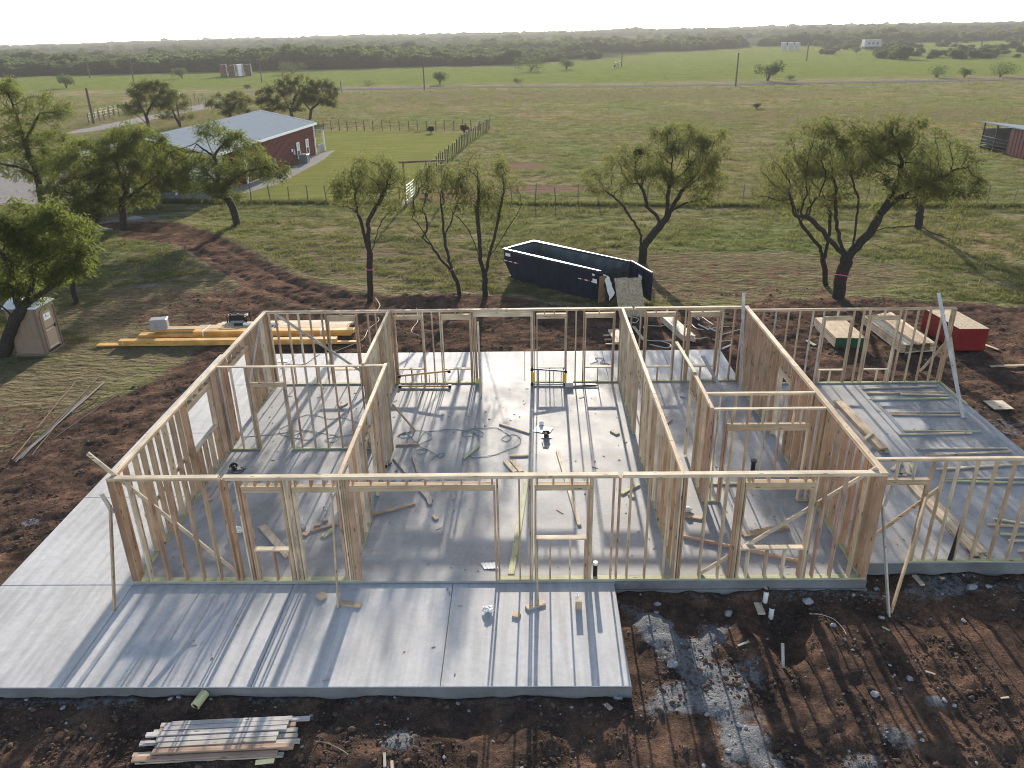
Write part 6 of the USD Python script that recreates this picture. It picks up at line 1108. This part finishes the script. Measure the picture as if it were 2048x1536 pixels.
# ------------------------------------------------------------------ poles
POLEW = simple('creosoted_pole', (.085, .07, .055), .9, noise=.3, scale=4.)
def pole(label, px, py, top, arm=False, lamp=False, name='utility_pole', rad=.14):
    b_ = gnd(px, py); zt_ = ony(px, top, b_[1])[2]; k = np.linalg.norm(b_-CAM); rad = max(rad, k*.00062)
    t = thing(name, label, 'pole'); obj('shaft', tube(np.array([b_-[0, 0, .5], (b_+[0, 0, zt_])*[.5, .5, .5]*[1, 1, 1]+[b_[0]*0, 0, 0] if False else np.array([b_[0], b_[1], (b_[2]+zt_)/2]), [b_[0], b_[1], zt_]]), np.array([rad*1.15, rad, rad*.85]), 8), POLEW, t, smooth=50)
    if arm: obj('cross_arm', box(b_[0]-.9, b_[0]+.9, b_[1]-.07, b_[1]+.07, zt_-.55, zt_-.38), POLEW, t); obj('insulator', join([box(b_[0]+q-.05, b_[0]+q+.05, b_[1]-.05, b_[1]+.05, zt_-.379, zt_-.22) for q in (-.8, -.3, .3, .8)]), GREYD, t)
    if lamp: obj('lamp_arm', tube(np.array([[b_[0], b_[1]-.1, zt_-.3], [b_[0]+.5, b_[1]-.3, zt_-.2]]), .04, 6), STEEL, t); obj('lamp_head', chamfer_box(b_[0]+.35, b_[0]+.85, b_[1]-.5, b_[1]-.1, zt_-.55, zt_-.18, .1), WHITEP, t)
pole('tall pole with a crossarm at the far left edge behind the ragged tree', 38, 228, 148, arm=True)
pole('thick plain pole leaning in the pasture at left, nearest of the poles', 188, 248, 176, rad=.19)
pole('slim pole in the crop at far left, left of the rusty tanks', 180, 156, 115); pole('slim pole in the crop above the round-headed tree', 268, 166, 120)
pole('pole with a white yard lamp beyond the barn', 361, 250, 182, lamp=True); pole('left of two slim poles right of the rusty tanks', 524, 165, 117, arm=True); pole('right of two slim poles right of the rusty tanks', 566, 157, 117)
pole('lone pole on the road verge in the middle of the field', 849, 181, 113, arm=True, rad=.15); pole('tallest field pole, by the road at right', 1471, 173, 106, rad=.18); pole('far pole with a curved top in the crop at right', 1613, 122, 88); pole('thin mast beside the pump jack', 1243, 134, 104); pole('very distant pole by the brush at far right', 1962, 96, 67, arm=True)

# ------------------------------------------------------------------ far structures
RUSTY = simple('rusted_sheet', (.11, .065, .05), .85, .1, noise=.4, scale=.8); PALEP = simple('pale_post', (.34, .32, .29), .8)
c0, c1 = gnd(441, 153), gnd(506, 151); zt_ = ony(445, 129, c0[1])[2]; dv = (c1-c0)/4
t = thing('rusty_tank_row', 'row of rusty sheet-metal tanks with pale posts standing in the crop', 'tank row')
for k in range(4):
    q = c0+dv*(k+.5); obj('tank', tube(np.array([[*q[:2], G-.3], [*q[:2], zt_-.25*(k % 2)]]), np.linalg.norm(dv)*.46, 16), RUSTY if k != 2 else STEEL, t)
    q = c0+dv*(k+1); obj('post', beam(np.array([*q[:2], G-.3])+[0, -1.2, 0], np.array([*q[:2], zt_+.1])+[0, -1.2, 0], .3, .3, (1, 0, 0)), PALEP, t)
WT = simple('white_tank_paint', (.30, .31, .31), .5)
for i, (px, lab) in enumerate(((1567, 'leftmost of three white storage tanks in the far brush'), (1581, 'middle one of three white storage tanks in the far brush'), (1594, 'rightmost of three white storage tanks in the far brush'))):
    c = gnd(px, 98); top_ = ony(px, 84, c[1])[2]; rad = 5.4/FPX*np.dot(c-CAM, FWD); ph = np.linspace(0, np.pi/2, 5)
    t = thing('storage_tank', lab, 'tank'); obj('shell', cyl([*c[:2], c[2]-.3], [*c[:2], top_-rad*.3], rad, 20), WT, t)
    v = np.array([[c[0]+rad*math.cos(p)*math.cos(a), c[1]+rad*math.cos(p)*math.sin(a), top_-rad*.3+rad*.3*math.sin(p)] for p in ph for a in np.arange(20)*math.pi/10]); ii_ = [(r_*20+a, r_*20+(a+1) % 20, (r_+1)*20+(a+1) % 20, (r_+1)*20+a) for r_ in range(4) for a in range(20)]; q_ = np.array(ii_)
    obj('dome', (v, np.vstack([q_[:, [0, 1, 2]], q_[:, [0, 2, 3]]])), WT, t)
c0, c1 = gnd(1728, 97), gnd(1767, 96); zt_ = ony(1740, 80, c0[1])[2]
t = thing('white_trailer', 'long white trailer standing in the brush near the horizon at right', 'trailer'); hb = c0[2]
obj('body', box(c0[0], c1[0], c0[1], c0[1]+4.5, hb+.9, zt_), WT, t); obj('roof_edge', box(c0[0]-.1, c1[0]+.1, c0[1]-.1, c0[1]+4.6, zt_+.001, zt_+.25), GREYC, t); obj('underside', box(c0[0]+.5, c1[0]-.5, c0[1]+.4, c0[1]+4.1, hb-.2, hb+.899), BLACKP, t)
for q in (.2, .45, .7): x_ = c0[0]+(c1[0]-c0[0])*q; obj('window', box(x_, x_+1.2, c0[1]-.04, c0[1]-.005, hb+2.2, hb+3.1), WIN, t)
c = gnd(1235, 136); k_ = np.dot(c-CAM, FWD)/FPX; t = thing('pump_jack', 'small dark pump jack in the middle of the crop', 'pump jack', c)
S_ = 15*k_/5.0
def pj(*a): return np.array(a)*S_
for s_ in (-1, 1): obj('leg', beam(pj(.0, .5*s_, 3.2), pj(-.9, .9*s_, -.1), .22*S_, .22*S_, (0, 1, 0)), DARKSTEEL, t); obj('leg', beam(pj(.0, .5*s_, 3.2), pj(.9, .9*s_, -.1), .22*S_, .22*S_, (0, 1, 0)), DARKSTEEL, t)
obj('walking_beam', beam(pj(-2.1, 0, 2.9), pj(2.0, 0, 3.9), .3*S_, .42*S_, (0, 0, 1)), DARKSTEEL, t); obj('horse_head', beam(pj(2.0, 0, 4.6), pj(2.35, 0, 2.9), .4*S_, .6*S_, (1, 0, 0)), DARKSTEEL, t); obj('counterweight', cyl(pj(-2.0, -.3, 1.4), pj(-2.0, .3, 1.4), .85*S_, 14), DARKSTEEL, t); obj('crank', beam(pj(-2.0, 0, 1.4), pj(-2.0, 0, 2.9), .18*S_, .18*S_, (1, 0, 0)), DARKSTEEL, t); obj('motor_base', box(-3.2*S_, -1.2*S_, -.6*S_, .6*S_, -.2*S_, .5*S_), DARKSTEEL, t)
# horse shelter at the right edge
t = thing('field_shelter', 'red and dark metal horse shelter at the right picture edge', 'shelter'); sx, sy0, sy1 = 57.4, 58.0, 71.5; dp = 5.2; zg = G-.1; zw, ze = 2.36, 1.75
SRED = simple('dull_red_sheet', (.095, .022, .02), .6, noise=.12, scale=1.5); SGR = simple('grey_inner_sheet', (.24, .24, .25), .6, .2, noise=.1)
obj('wall', box(sx, sx+.06, sy0, 66.4, zg, zw-.03), SRED, t); obj('wall', box(sx+.061, sx+dp, sy0, sy0+.06, zg, ze), SRED, t); obj('wall', box(sx+dp-.06, sx+dp, sy0+.061, sy1, zg, ze), SGR, t); obj('wall', box(sx+.061, sx+dp-.061, sy1-.06, sy1, zg, ze), SGR, t)
for k in range(14): obj('wall_rib', box(sx-.025, sx-.001, sy0+.3+.58*k, sy0+.36+.58*k, zg, zw-.04), SRED, t)
obj('roof', (np.array([[sx-.3, sy0-.2, zw], [sx+dp+.2, sy0-.2, ze+.01], [sx+dp+.2, sy1+.2, ze+.01], [sx-.3, sy1+.2, zw], [sx-.3, sy0-.2, zw+.1], [sx+dp+.2, sy0-.2, ze+.11], [sx+dp+.2, sy1+.2, ze+.11], [sx-.3, sy1+.2, zw+.1]]), BOXF), ROOFM, t)
for yy in (66.5, 69.0, 71.4): obj('post', box(sx, sx+.12, yy-.06, yy+.06, zg, zw-.001), DARKSTEEL, t)
for k in range(4): obj('panel_rail', tube(np.array([[sx-.04, 66.5, .05+.33*k], [sx-.04, 71.4, .05+.33*k]]), .035, 6), DARKSTEEL, t)

# ------------------------------------------------------------------ haze
HAZE = usdkit.material(stage, L+'thin_haze', {'v': ('principled_volume', dict(color=(.96, .97, 1.0), density=HAZE_D, anisotropy=.35))}, [], volume='v.volume')
obj('haze', box(-5600, 5600, -120, 7200, -30, 36), HAZE, kind='stuff')
